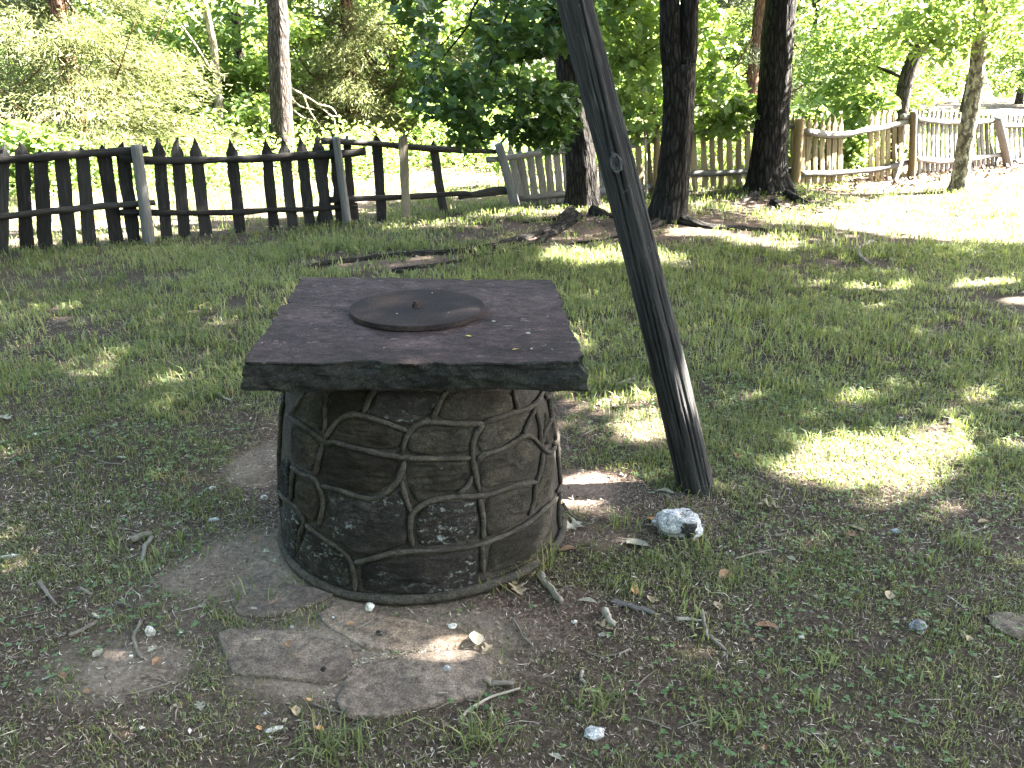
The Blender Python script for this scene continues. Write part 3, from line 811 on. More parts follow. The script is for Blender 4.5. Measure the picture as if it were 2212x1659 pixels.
def z1(x, y): return sv(x / 2.212, y / 2.212 + 400)
def z2(x, y): return sv(x / 2.212 + 900, y / 2.212 + 400)
def z3(x, y): return sv(x / 2.212 + 1700, y / 2.212 + 400)
def z4(x, y): return sv(x / 2.37 + 2500, y / 2.37 + 300)
def z5(x, y): return sv(x / 2.37 + 3100, y / 2.37 + 300)

pk = [0]
def picket(conv, sg, bx_, by_, tx_, ty_, wpx, mat, fence, tip=0.10, off=0.0, foot=True, scale=2.212, taper=0.0):
    p0, nr, d = seg(sg); p0 = p0 + nr * off
    pb = on_plane(*conv(bx_, by_), p0, nr); pt = on_plane(*conv(tx_, ty_), p0, nr)
    dep = pb[1] * CP + (CAMZ - pb[2]) * SP
    width = .9 * wpx / scale * 0.548611 / FV * dep / max(0.6, abs(d[0]))
    if foot:                                             # run the foot down into the soil along its own lean
        gz = float(hz(pb[0], pb[1])) - 0.04
        ax = pt - pb; pb = pb + ax * ((gz - pb[2]) / ax[2])
    pk[0] += 1
    V, F, G = board(pb, pt, nr, width, 0.022, tip, 100 + pk[0], taper)
    return mkobj('picket', V, F, M[mat], fence, {'grain': G}, smoothf=False)

def rail(conv, sg, pts, th_px, mat, fence, off=0.045, scale=2.212, sq=(1.0, 0.62), name='rail'):
    p0, nr, d = seg(sg); p0 = p0 + nr * off
    Q = np.array([on_plane(*conv(*p), p0, nr) for p in pts])
    dep = Q[0][1] * CP + (CAMZ - Q[0][2]) * SP
    r = th_px / scale * 0.548611 / FV * dep / 2
    n = max(14, int(np.linalg.norm(Q[-1] - Q[0]) / 0.06))
    path = catmull(Q, n)
    pk[0] += 1
    rr = r * (1 + 0.28 * fbm(path * 4, 2, pk[0]))
    V, F, G = tube(path, rr, 12, r * 0.55, 1.3, 3.2, pk[0], True, None, False, up=(0, 0, 1))
    return mkobj(name, V, F, M[mat], fence, {'grain': G})

def post(conv, sg, bx_, by_, tx_, ty_, wpx, mat, fence, off=0.11, scale=2.212, round_=True):
    p0, nr, d = seg(sg); p0 = p0 + nr * off
    pb = on_plane(*conv(bx_, by_), p0, nr); pt = on_plane(*conv(tx_, ty_), p0, nr)
    dep = pb[1] * CP + (CAMZ - pb[2]) * SP
    r = wpx / scale * 0.548611 / FV * dep / 2
    gz = float(hz(pb[0], pb[1])) - 0.08
    ax = pt - pb; pb = pb + ax * ((gz - pb[2]) / ax[2])
    pk[0] += 1
    path = catmull(np.array([pb, pb * .6 + pt * .4 + nr * .01, pt]), 30)
    rr = r * np.linspace(1.12, 0.96, 30)
    if round_: V, F, G = tube(path, rr, 20, r * .12, 2.0, 1.5, pk[0], up=nr)
    else: V, F, G = tube(path, rr * 1.3, 4, r * .05, 1.5, 2.0, pk[0], up=nr)
    return mkobj('post', V, F, M[mat], fence, {'grain': G}, smoothf=round_)

# dark stretch
D = f_dark
for (bx_, by_, tx_, ty_, w) in ((20, 1310, 25, 370, 100), (235, 1285, 185, 350, 108), (395, 1270, 345, 415, 112), (610, 1245, 530, 405, 112), (780, 1235, 710, 390, 112), (1020, 1235, 890, 370, 112), (1165, 1190, 1055, 350, 108)):
    picket(z1, 1, bx_, by_, tx_, ty_, w, 'wood_dark', D, 0.085)
for k in range(1, 7):
    picket(z1, 1, 20 - 185 * k, 1310 + 28 * k, -5 - 190 * k, 375 + 14 * k, 108, 'wood_dark', D, 0.085)
for (bx_, by_, tx_, ty_, w) in ((1455, 1190, 1370, 305, 100), (1610, 1175, 1530, 310, 100), (1795, 1165, 1690, 310, 100), (2095, 1150, 2005, 320, 96)):
    picket(z1, 2, bx_, by_, tx_, ty_, w, 'wood_dark', D, 0.14)
for (bx_, by_, tx_, ty_, w) in ((395, 1110, 322, 325, 88), (560, 1105, 475, 310, 92), (710, 1090, 625, 300, 92), (865, 1085, 765, 290, 100), (968, 1065, 900, 270, 66)):
    picket(z2, 2, bx_, by_, tx_, ty_, w, 'wood_dark', D, 0.14)
picket(z2, 2, 785, 1040, 865, 470, 34, 'wood_rail', D, 0.0, off=-0.06)
picket(z2, 3, 1085, 1045, 1025, 295, 60, 'wood_rail', D, 0.10)
picket(z2, 3, 1125, 1045, 1105, 880, 26, 'wood_rail', D, 0.0)
picket(z2, 3, 1335, 1035, 1285, 285, 86, 'wood_dark', D, 0.09)
o = picket(z2, 3, 1550, 1025, 1520, 278, 74, 'wood_lichen', D, 0.05, off=0.10); o['label'] = 'paler lichen-grey picket nailed in front of the rails'
picket(z2, 3, 1885, 1010, 1775, 335, 74, 'wood_dark', D, 0.08)
rail(z1, 1, [(-1500, 640), (-700, 570), (0, 510), (600, 462), (1140, 432), (1285, 412)], 74, 'wood_rail', D)
rail(z1, 1, [(-1500, 1140), (-700, 1070), (0, 1003), (600, 940), (1000, 905), (1352, 880)], 62, 'wood_rail', D)
rail(z1, 2, [(1040, 486), (1300, 512), (1700, 512), (2212, 500), (2700, 470), (3000, 455), (3180, 432)], 68, 'wood_rail', D)
rail(z1, 2, [(1045, 968), (1400, 966), (1900, 966), (2300, 950), (2700, 935), (3110, 905)], 52, 'wood_rail', D)
rail(z2, 3, [(810, 345), (1200, 362), (1700, 402), (2212, 430), (2330, 437)], 54, 'wood_rail', D)
rail(z2, 3, [(890, 855), (1200, 845), (1600, 828), (2000, 805), (2110, 812)], 50, 'wood_rail', D)
rail(z3, 3, [(240, 822), (390, 805), (520, 782), (665, 768)], 62, 'wood_rail', D, off=0.03)
post(z1, 1, 1300, 1225, 1183, 376, 92, 'wood_grey', D)
o = post(z2, 2, 1035, 1085, 935, 308, 66, 'wood_grey', D, round_=True)
post(z3, 3, 740, 955, 580, 366, 74, 'wood_grey', D)

# light stretch
Tn = f_tan
for (bx_, by_, tx_, ty_) in ((790, 905, 672, 365), (835, 902, 750, 372), (905, 895, 840, 362), (985, 890, 912, 312), (1050, 888, 990, 290), (1120, 885, 1075, 272), (1195, 880, 1150, 275), (1265, 880, 1225, 280), (1340, 880, 1300, 285), (1420, 880, 1385, 290), (1500, 880, 1465, 290), (1580, 875, 1550, 285), (1660, 870, 1630, 285)):
    picket(z3, 4, bx_, by_, tx_, ty_, 62, 'wood_silver', Tn, 0.13)
rail(z3, 4, [(480, 505), (700, 485), (900, 455), (1200, 428), (1450, 415), (1680, 400), (1930, 340)], 52, 'wood_silver', Tn)
rail(z3, 4, [(770, 845), (1000, 820), (1200, 795), (1500, 770), (1950, 735)], 54, 'wood_silver', Tn)
for (bx_, by_, tx_, ty_) in ((-110, 1060, -130, 420), (60, 1065, 15, 470), (150, 1085, 110, 460)):
    picket(z4, 4, bx_, by_, tx_, ty_, 58, 'wood_tan', Tn, 0.12, scale=2.37)
for (bx_, by_, tx_, ty_) in ((290, 1060, 285, 400), (380, 1060, 375, 390), (470, 1058, 460, 385), (560, 1060, 535, 385), (655, 1052, 630, 378), (735, 1050, 705, 350), (810, 1048, 790, 370), (885, 1040, 880, 440), (968, 1035, 965, 450), (1052, 1030, 1052, 450), (1140, 1030, 1140, 380), (1220, 1025, 1225, 375), (1300, 1022, 1305, 370), (1405, 1022, 1408, 352), (1470, 1020, 1480, 345)):
    picket(z4, 5, bx_, by_, tx_, ty_, 56, 'wood_tan', Tn, 0.13 if ty_ < 430 else 0.02, scale=2.37)
rail(z4, 4, [(-400, 640), (0, 605), (160, 590), (280, 590)], 48, 'wood_tan', Tn, scale=2.37)
rail(z4, 5, [(220, 530), (520, 520), (800, 515), (1080, 500), (1300, 480), (1500, 470)], 54, 'wood_silver', Tn, scale=2.37)
rail(z4, 5, [(220, 960), (510, 912), (760, 905), (1040, 890), (1300, 885), (1480, 880)], 54, 'wood_silver', Tn, scale=2.37)
o = post(z4, 4, 198, 1125, 203, 448, 62, 'wood_post', Tn, scale=2.37); o['label'] = 'newer tan post'
o = post(z5, 5, 65, 1062, 116, 398, 86, 'wood_post', Tn, scale=2.37); o['label'] = 'newer tan post with a flat sawn top'
for (x, ty_) in ((150, 340), (205, 355), (265, 360), (335, 380), (390, 362), (437, 360), (500, 365)):
    picket(z5, 6, x - 12, 1012, x, ty_, 52, 'wood_tan', Tn, 0.14, scale=2.37)
for (x, ty_) in ((782, 330), (832, 318), (885, 300), (940, 300), (996, 308), (1058, 380)):
    picket(z5, 6, x, 985 if x < 1040 else 950, x + 4, ty_, 50, 'wood_tan', Tn, 0.10, scale=2.37)
rail(z5, 6, [(165, 515), (330, 540), (520, 545), (750, 505), (1000, 455), (1145, 420)], 56, 'wood_silver', Tn, scale=2.37)
rail(z5, 6, [(1070, 372), (1150, 382), (1210, 390)], 46, 'wood_silver', Tn, scale=2.37)
rail(z5, 6, [(120, 912), (400, 905), (650, 890), (900, 860), (1130, 800)], 54, 'wood_silver', Tn, scale=2.37)
post(z5, 6, 1152, 965, 1178, 328, 62, 'wood_tan', Tn, scale=2.37)
for k in range(18):
    x = 1225 + k * 42
    picket(z5, 7, x + 8 + 0.02 * (x - 1225), 925 - 0.10 * (x - 1225), x, 305 + 0.09 * (x - 1225) + 10 * math.sin(k * 2.3), 38, 'wood_silver', Tn, 0.12, scale=2.37)
rail(z5, 7, [(1205, 402), (1400, 425), (1600, 432), (1800, 430), (1940, 415)], 46, 'wood_silver', Tn, scale=2.37)
rail(z5, 7, [(1205, 770), (1400, 790), (1600, 788), (1800, 760), (2005, 728)], 48, 'wood_silver', Tn, scale=2.37)
post(z5, 7, 2060, 838, 1962, 388, 74, 'wood_silver', Tn, scale=2.37)
for k in range(10):
    x = 2075 + k * 44
    picket(z5, 8, x + 30, 800 - 4 * k, x - 10, 360 + 4 * k, 38, 'wood_silver', Tn, 0.12, scale=2.37)
rail(z5, 8, [(2000, 462), (2210, 462), (2480, 450)], 46, 'wood_silver', Tn, scale=2.37)
rail(z5, 8, [(2120, 808), (2212, 785), (2480, 740)], 46, 'wood_silver', Tn, scale=2.37)

# ------------------------------------------------------------------ foliage helpers
def rot_frames(n, r, up_bias=0.6, droop=0.0):
    """random leaf frames: normal biased upwards, tip direction in the leaf plane"""
    N = r.normal(size=(n, 3)); N /= np.linalg.norm(N, axis=1)[:, None]
    N[:, 2] = np.abs(N[:, 2]) + up_bias; N /= np.linalg.norm(N, axis=1)[:, None]
    T = r.normal(size=(n, 3)); T[:, 2] -= droop
    T -= N * (T * N).sum(1)[:, None]; T /= np.linalg.norm(T, axis=1)[:, None] + 1e-9
    B = np.cross(N, T)
    return T, B, N

TPL = {
 'maple': (np.array([(0, .4, 0), (0, 0, 0), (.22, .1, .05), (.5, .22, .10), (.33, .42, .06), (.42, .74, .06), (.17, .68, .03), (0, 1, -.10), (-.17, .68, .03), (-.42, .74, .06), (-.33, .42, .06), (-.5, .22, .10), (-.22, .1, .05)], float),
           np.array([(0, k, k + 1 if k < 12 else 1) for k in range(1, 13)])),
 'oval': (np.array([(0, 0, 0), (.26, .35, .07), (.20, .72, .05), (0, 1, -.06), (-.20, .72, .05), (-.26, .35, .07)], float), np.array([(0, 1, 2), (0, 2, 3), (0, 3, 4), (0, 4, 5)])),
 'diamond': (np.array([(0, 0, 0), (.30, .5, .08), (0, 1, -.05), (-.30, .5, .08)], float), np.array([(0, 1, 2), (0, 2, 3)])),
 'needle': (np.array([(-.05, 0, 0), (.05, 0, 0), (.06, .7, .03), (-.03, 1, 0)], float), np.array([(0, 1, 2), (0, 2, 3)])),
 'lance': (np.array([(0, 0, 0), (.12, .3, .10), (.11, .65, .14), (0, 1, -.02), (-.11, .65, .14), (-.12, .3, .10), (0, .5, .10)], float), np.array([(0, 1, 6), (1, 2, 6), (2, 3, 6), (3, 4, 6), (4, 5, 6), (5, 0, 6)])),
}
def leaves(P, size, shape, r, up_bias=0.6, droop=0.0, frames=None, tint=None):
    n = len(P); tv, tf = TPL[shape]
    T, B, N = frames if frames is not None else rot_frames(n, r, up_bias, droop)
    size = np.broadcast_to(np.asarray(size, float), (n,)) * r.uniform(0.7, 1.25, n)
    V = P[:, None, :] + size[:, None, None] * (tv[None, :, 0:1] * B[:, None, :] + tv[None, :, 1:2] * T[:, None, :] + tv[None, :, 2:3] * N[:, None, :])
    F = tf[None] + (np.arange(n) * len(tv))[:, None, None]
    ti = np.clip(r.normal(0.5, 0.22, n), 0, 1) if tint is None else tint
    return V.reshape(-1, 3), [F.reshape(-1, 3)], np.repeat(ti, len(tv))

def ball(n, c, rad, r, shell=0.5):
    d = r.normal(size=(n, 3)); d /= np.linalg.norm(d, axis=1)[:, None]
    q = r.uniform(0, 1, n) ** (1 / 3 * (1 - shell) + 0.02)
    return np.asarray(c) + d * q[:, None] * np.asarray(rad)

def limb(pts, r0, r1, mat, parent, name='limb', sides=9, seed=0, n=None):
    pts = np.asarray(pts, float)
    L = np.linalg.norm(np.diff(pts, axis=0), axis=1).sum()
    n = n or max(6, int(L / 0.15))
    path = catmull(pts, n)
    V, F, G = tube(path, np.linspace(r0, r1, n), sides, r0 * .15, 1.5, 2.0, seed)
    return mkobj(name, V, F, M[mat], parent, {'grain': G})

def trunk_mesh(pts, radii, seed, sides=44, step=0.07, amp=0.014, flare=0.5, lobes=5, fl_h=0.22):
    pts = np.asarray(pts, float); L = np.linalg.norm(np.diff(pts, axis=0), axis=1).sum()
    n = max(12, int(L / step)); pr = catmull(np.c_[pts, radii], n)
    path, rr = pr[:, :3], np.maximum(pr[:, 3], 0.01)
    V, F, G = tube(path, rr, sides, 0.0, cap=True, up=(0, 1, 0))
    m = n * sides; ang = np.tile(np.linspace(0, 2 * np.pi, sides, endpoint=False), n)
    zz = np.repeat(path[:, 2] - path[0, 2], sides); R = np.repeat(rr, sides); c = np.repeat(path, sides, 0)
    f = 3.2 / max(rr[0], .05) ** 0.3
    q = np.stack([np.cos(ang) * f, np.sin(ang) * f, zz * 2.3], -1) + seed
    d = amp * (0.6 - 2.4 * np.abs(fbm(q * 1.6, 3, seed))) + amp * 0.9 * fbm(q * .5, 2, seed + 3)
    e = np.exp(-np.maximum(zz - 0.05, 0) / fl_h)
    d = d + R * flare * e * (0.55 + 0.75 * np.maximum(0, np.sin(ang * lobes + seed)) ** 1.5 * 1.2)
    rad = V[:m] - c; rad /= np.linalg.norm(rad, axis=1)[:, None] + 1e-9
    V[:m] += rad * d[:, None]
    return V, F, G

def tree_root(pts, r0, r1, mat, parent, seed):
    Q = []
    for k, (x, y) in enumerate(pts):
        Q.append((x, y, float(hz(x, y)) + (0.03 if k == 0 else 0.0)))
    n = max(14, int(sum(np.hypot(*np.diff(np.array(pts), axis=0).T)) / 0.05))
    path = catmull(np.array(Q), n)
    rr = np.linspace(r0, r1, n) * (1 + .25 * fbm(path * 3, 2, seed))
    rr = rr * np.linspace(1.0, .62, n) * .8
    path[:, 2] += -rr * 0.15 - .025 * np.clip(fbm(path * 1.7, 2, seed + 5) * 2, -.4, 1) * np.linspace(0, 1, n)
    V, F, G = tube(path, rr, 14, r0 * .28, 1.6, 4.0, seed, ridge=True)
    return mkobj('root', V, F, M[mat], parent, {'grain': G})

# ------------------------------------------------------------------ where direct sun reaches the lawn (gaps in the crowns overhead)
LIT = [(1.62, 3.50, .40, .21, .30, 1), (2.05, 3.70, .26, .10, .3, .7), (2.45, 4.25, .55, .12, .35, .45), (2.72, 6.53, .36, .30, 0, 0.90), (3.9, 6.55, .30, .30, 0, 1.00), (2.47, 8.44, .30, .22, 0, 1.00), (0.87, 7.62, .62, .22, .1, 1.00), (0.0, 8.35, .5, .12, 0, .3),
       (-2.37, 5.76, .42, .14, .1, .55), (-3.6, 5.93, .28, .12, 0, .6), (-2.45, 4.75, .18, .08, 0, 0.60), (-1.9, 4.45, .18, .08, 0, 0.60), (-1.15, 5.5, .14, .12, 0, 0.75), (0.60, 4.28, .22, .08, .3, 0.90), (0.68, 3.92, .24, .06, .2, 0.90), (0.40, 5.2, .14, .16, 0, 0.75),
       (0.33, 3.25, .14, .07, .2, 1.00), (0.33, 2.86, .12, .05, 0, 0.90), (0.05, 9.85, .6, .22, 0, 1.00), (-1.0, 9.0, .5, .14, .3, 0.90), (-1.7, 8.3, .35, .10, .2, 0.75), (1.9, 8.75, .3, .15, 0, 1.00), (3.2, 9.6, .45, .18, 0, 1.00), (1.75, 4.25, .15, .08, .4, 0.75), (0.75, 9.9, .22, .12, 0, 1.00),
       (2.9, 3.4, .16, .07, 0, 0.60)]
def lit_prob(x, y):
    p = np.zeros_like(x)
    for (cx, cy, rx, ry, a, w) in LIT:
        c, s = math.cos(a), math.sin(a)
        u = (x - cx) * c + (y - cy) * s; v = -(x - cx) * s + (y - cy) * c
        p = np.maximum(p, w * (1 - smooth(0.85, 1.25, np.hypot(u / (rx + .12), v / (ry + .12)))))
    wob = 0.35 * n2(x, y, 1.3, 88, 2)
    up = smooth(0.0, 0.5, y + wob - np.interp(x, [1.5, 2.6, 3.5, 4.6, 5.6, 8, 12], [10.3, 9.6, 8.9, 8.3, 8.0, 7.8, 7.7])) * smooth(1.5, 2.2, x)
    p = np.maximum(p, up)
    p = np.maximum(p, smooth(0.10, 0.45, beyond_fence(x, y) + 0.1) * smooth(-7.0, -6.0, x))
    return p
CROWNS = {   # centre, radii, of the crowns that roof the yard
    't1': ((0.2, 10.0, 7.2), (3.2, 3.0, 3.2)), 't2': ((2.3, 9.0, 8.0), (3.6, 3.4, 3.4)), 't3': ((4.4, 10.9, 8.6), (3.6, 3.2, 3.4)),
    'a': ((7.6, 8.2, 8.0), (4.2, 3.8, 3.6)), 'b': ((7.2, 4.6, 7.8), (4.4, 3.8, 3.6)), 'c': ((11.6, 8.6, 8.4), (4.4, 4.2, 3.6)), 'd': ((11.6, 4.4, 8.2), (4.4, 4.2, 3.6)), 'e': ((3.9, 4.6, 7.2), (3.4, 3.4, 3.0)), 'f': ((6.5, 1.0, 7.5), (4.0, 3.2, 3.2))}
rc = np.random.default_rng(11)
def canopy_points(n):
    gxp = rc.uniform(-8.5, 6.5, n); gyp = rc.uniform(-1.2, 12.0, n)
    h = rc.uniform(4.6, 11.6, n)
    P = np.stack([gxp + S[0] / S[2] * h, gyp + S[1] / S[2] * h, h], -1)
    keys = list(CROWNS); best = np.full(n, 9.0); who = np.zeros(n, int)
    for k, key in enumerate(keys):
        c, r = CROWNS[key]
        d = np.linalg.norm((P - np.array(c)) / np.array(r), axis=1) + 0.12 * fbm(P * .6, 2, 3)
        m = d < best; best[m] = d[m]; who[m] = k
    return P, who, best < 1.05, keys
Pc, who, ok, keys = canopy_points(27000)
Pc, who = Pc[ok], who[ok]
Pl = Pc[:, None, :] + rc.normal(0, .17, (len(Pc), 4, 3)); wl = np.repeat(who, 4); Pl = Pl.reshape(-1, 3)
sx_ = Pl[:, 0] - S[0] / S[2] * Pl[:, 2]; sy_ = Pl[:, 1] - S[1] / S[2] * Pl[:, 2]
keep = rc.uniform(0, 1, len(Pl)) > lit_prob(sx_, sy_) * 1.02
Pl, wl = Pl[keep], wl[keep]
CAN = {k: Pl[wl == i] for i, k in enumerate(keys)}

def crown_limbs(root, mat, top, crown, seed, n=6):
    r = np.random.default_rng(seed); c, rad = np.array(crown[0]), np.array(crown[1])
    for k in range(n):
        a = k * 2 * np.pi / n + r.uniform(-.4, .4)
        e = c + rad * np.array([math.cos(a) * .7, math.sin(a) * .7, r.uniform(-.3, .5)])
        s = top + np.array([0, 0, r.uniform(-1.2, 0.2)])
        mid = s * .5 + e * .5 + np.array([0, 0, r.uniform(0, .5)])
        limb([s, mid, e], .07, .015, mat, root, 'limb', 8, seed + k)

# ------------------------------------------------------------------ the three big trunks by the fence
def vt(Yp, rows):                                        # rows of (x centre, y, width px) in a vertical plane
    P, R = [], []
    for (vx, vy, w) in rows:
        p = at_y(vx, vy, Yp); dep = Yp * CP + (CAMZ - p[2]) * SP
        P.append(p); R.append(w / FV * dep / 2)
    return P, R

t1 = thing('tree', (0.8, 10.25, 0), 'tree with low dark leafy boughs, its trunk half hidden behind the leaning log', 'tree')
P, R = vt(10.25, [(1258, 478, 66), (1258, 440, 64), (1256, 380, 64), (1250, 300, 62), (1238, 200, 60), (1226, 110, 58), (1216, 0, 56)])
P += [P[-1] + np.array([-0.15, 0, 1.2]), P[-1] + np.array([-0.25, 0, 3.4]), np.array([0.25, 10.1, 7.5])]; R += [.14, .11, .05]
V, F, G = trunk_mesh(P, R, 3, flare=0.75, fl_h=.20, lobes=3)
mkobj('trunk', V, F, M['bark_dark'], t1, {'grain': G})
tops1 = np.array([0.4, 10.2, 5.5])
t2 = thing('tree', (1.72, 9.33, 0), 'dark rough trunk that forks near the top of the picture, behind the log', 'tree')
P, R = vt(9.33, [(1440, 500, 82), (1441, 470, 74), (1452, 400, 68), (1462, 300, 65), (1467, 200, 66), (1466, 140, 70)])
V, F, G = trunk_mesh(P, R, 8, flare=0.42, fl_h=.16, lobes=4)
mkobj('trunk', V, F, M['bark_dark'], t2, {'grain': G})
for rows, seed in (([(1455, 160, 46), (1448, 100, 44), (1446, 0, 42), (1436, -200, 40)], 5), ([(1478, 170, 40), (1486, 110, 40), (1490, 0, 38), (1510, -200, 36)], 6)):
    P, R = vt(9.33, rows)
    P += [P[-1] + np.array([-0.3 if seed == 5 else .5, .0, 2.4]), P[-1] + np.array([-0.6 if seed == 5 else 1.0, -.2, 4.6])]; R += [.08, .03]
    V, F, G = trunk_mesh(P, R, seed, 32, .08, .010, 0.0)
    mkobj('trunk_fork', V, F, M['bark_dark'], t2, {'grain': G})
t3 = thing('tree', (3.38, 11.34, 0), 'stout trunk with sunlit right flank and spreading foot before the tan fence', 'tree')
P, R = vt(11.34, [(1660, 440, 92), (1660, 405, 82), (1660, 360, 74), (1668, 260, 68), (1678, 140, 66), (1688, 0, 66)])
P += [P[-1] + np.array([.15, 0, 1.5]), P[-1] + np.array([.35, 0, 4.0]), np.array([4.2, 11, 8.5])]; R += [.18, .12, .04]
V, F, G = trunk_mesh(P, R, 14, flare=0.55, fl_h=.22, lobes=5, amp=.018)
mkobj('trunk', V, F, M['bark_dark'], t3, {'grain': G})
for k, (tr, top) in enumerate(((t1, tops1), (t2, np.array([2.0, 9.2, 5.2])), (t3, np.array([3.8, 11.2, 5.8])))):
    crown_limbs(tr, 'bark_dark', top, CROWNS[('t1', 't2', 't3')[k]], 40 + 10 * k)
# roots
def vroot(pts, r0, r1, parent, seed, mat='bark_dark'):
    tree_root([tuple(gp(*p)[:2]) for p in pts], r0, r1, mat, parent, seed)
vroot([(1232, 462), (1205, 474), (1150, 480), (1090, 490)], .08, .02, t1, 1)
vroot([(1280, 462), (1330, 470), (1400, 474)], .10, .05, t1, 2)
vroot([(1240, 468), (1180, 500), (1090, 528), (1000, 545), (900, 552), (800, 560), (720, 570), (648, 588)], .065, .07, t1, 3)
vroot([(1250, 472), (1150, 530), (1040, 556), (960, 570), (900, 580), (850, 590)], .065, .06, t1, 4)
vroot([(1470, 482), (1530, 492), (1600, 496), (1680, 500), (1750, 498)], .09, .02, t2, 5)
vroot([(1420, 488), (1380, 500), (1300, 520), (1230, 530)], .08, .02, t2, 6)
vroot([(1700, 425), (1740, 440), (1790, 446)], .10, .03, t3, 7)
vroot([(1630, 428), (1590, 440), (1540, 446)], .09, .02, t3, 8)
vroot([(1672, 438), (1690, 455), (1720, 470)], .07, .02, t3, 9)

# crowns: roof leaves plus the boughs that hang into view
def vball(vx, vy, Yp, hw, hh, depth, n, r):
    c = at_y(vx, vy, Yp); dep = Yp * CP + (CAMZ - c[2]) * SP
    return ball(n, c, (hw / FV * dep, depth, hh / FV * dep), r, 0.2)
rl = np.random.default_rng(21)
low = [vball(*a, rl) for a in ((1150, 60, 8.85, 140, 90, .9, 620), (1010, 110, 8.45, 130, 90, .8, 340), (1080, 200, 8.65, 130, 80, .8, 380), (1195, 250, 8.95, 60, 80, .45, 330), (1185, 150, 8.85, 85, 95, .7, 430), (960, 210, 8.25, 80, 50, .5, 150),
        (930, 20, 8.25, 80, 45, .5, 140), (1020, 280, 8.55, 60, 40, .4, 130), (1235, 20, 9.05, 60, 60, .5, 300), (1130, 270, 8.85, 70, 40, .4, 190))]
lowP = np.vstack(low)
Va = [leaves(CAN['t1'], .20, 'oval', rl), leaves(lowP[n2(lowP[:, 0] * 1.0, lowP[:, 2] * 1.3, 1.9, 44, 2) > -.26], .108, 'maple', rl, .5, .9)]
V, F, A = merge(Va)
mkobj('crown', V, F, M['leaf_maple'], t1, {'tint': A}, smoothf=False)
for bi, b in enumerate(([(1390, 0), (1200, 100), (1100, 160), (900, 180)], [(1620, 0), (1560, 180), (1440, 330), (1330, 480), (1210, 640)], [(1830, 120), (1700, 520), (1640, 720)], [(2150, 60), (1900, 200), (1800, 420), (1740, 620), (1720, 720)], [(1560, 180), (1400, 300), (1240, 400), (1150, 560)], [(2200, 150), (2000, 330), (1920, 560), (1905, 820)])):
    Q = [at_y(*sv(x / 1.8433 + 1000, y / 1.8433), 8.65 - .12 * (k % 2)) for k, (x, y) in enumerate(b)]
    s = at_y(1222, 60, 10.2)
    Q = ([s * .45 + Q[0] * .55 + np.array([0, 0, .45]) if bi < 3 else s] + Q)
    limb(Q, .020, .004, 'bark_dark', t1, 'branch', 7, bi)
V, F, A = leaves(CAN['t2'], .20, 'oval', rl)
mkobj('crown', V, F, M['leaf_maple'], t2, {'tint': A}, smoothf=False)
V, F, A = leaves(CAN['t3'], .20, 'oval', rl)
mkobj('crown', V, F, M['leaf_maple'], t3, {'tint': A}, smoothf=False)

# shade trees beside the camera; only their shade and the light through their crowns reach the picture
SHADE = {'a': (8.2, 7.6), 'b': (7.2, 3.6), 'c': (12.2, 8.4), 'd': (12.2, 3.8), 'e': (5.0, 2.9), 'f': (6.8, 0.2)}
SL = {'a': 'broad shade tree right of the lawn, next to the stout trunk', 'b': 'broad shade tree right of the well', 'c': 'far broad shade tree on the right edge of the yard', 'd': 'outer broad shade tree right of the sunlit patch', 'e': 'shade tree standing closest to the leaning log', 'f': 'shade tree beside the viewer on the right'}
CROWNS['g'] = ((-3.2, 2.0, 8.2), (3.8, 3.6, 2.8)); SHADE['g'] = (-5.2, -1.2); SL['g'] = 'unseen tree added left of the viewer to dim the sky overhead'  # added unseen tree; its crown cuts the overhead sky light
CAN['g'] = ball(5200, CROWNS['g'][0], CROWNS['g'][1], rl, .3)
for k, (x, y) in SHADE.items():
    t = thing('shade_tree', (x, y, 0), SL[k], 'tree', 'shade trees beside the yard')
    c = np.array(CROWNS[k][0])
    P = [(x, y, -.1), (x, y, 1.0), (x + .05, y, 3), (x * .6 + c[0] * .4, y * .6 + c[1] * .4, 5.5), (c[0], c[1], c[2])]
    V, F, G = trunk_mesh(P, [.22, .20, .18, .14, .04], 50 + ord(k), 24, .15, .014)
    mkobj('trunk', V, F, M['bark_dark'], t, {'grain': G})
    crown_limbs(t, 'bark_dark', np.array([x, y, 5.2]), CROWNS[k], 60 + ord(k))
    V, F, A = leaves(CAN[k], .20, 'oval', rl)
    mkobj('crown', V, F, M['leaf_maple'], t, {'tint': A}, smoothf=False)

# ------------------------------------------------------------------ trees beyond and along the fence
def at_ground(vx, Yp):
    return np.array([(vx - 1106) / FV * (Yp * CP + CAMZ * SP), Yp, 0.0])

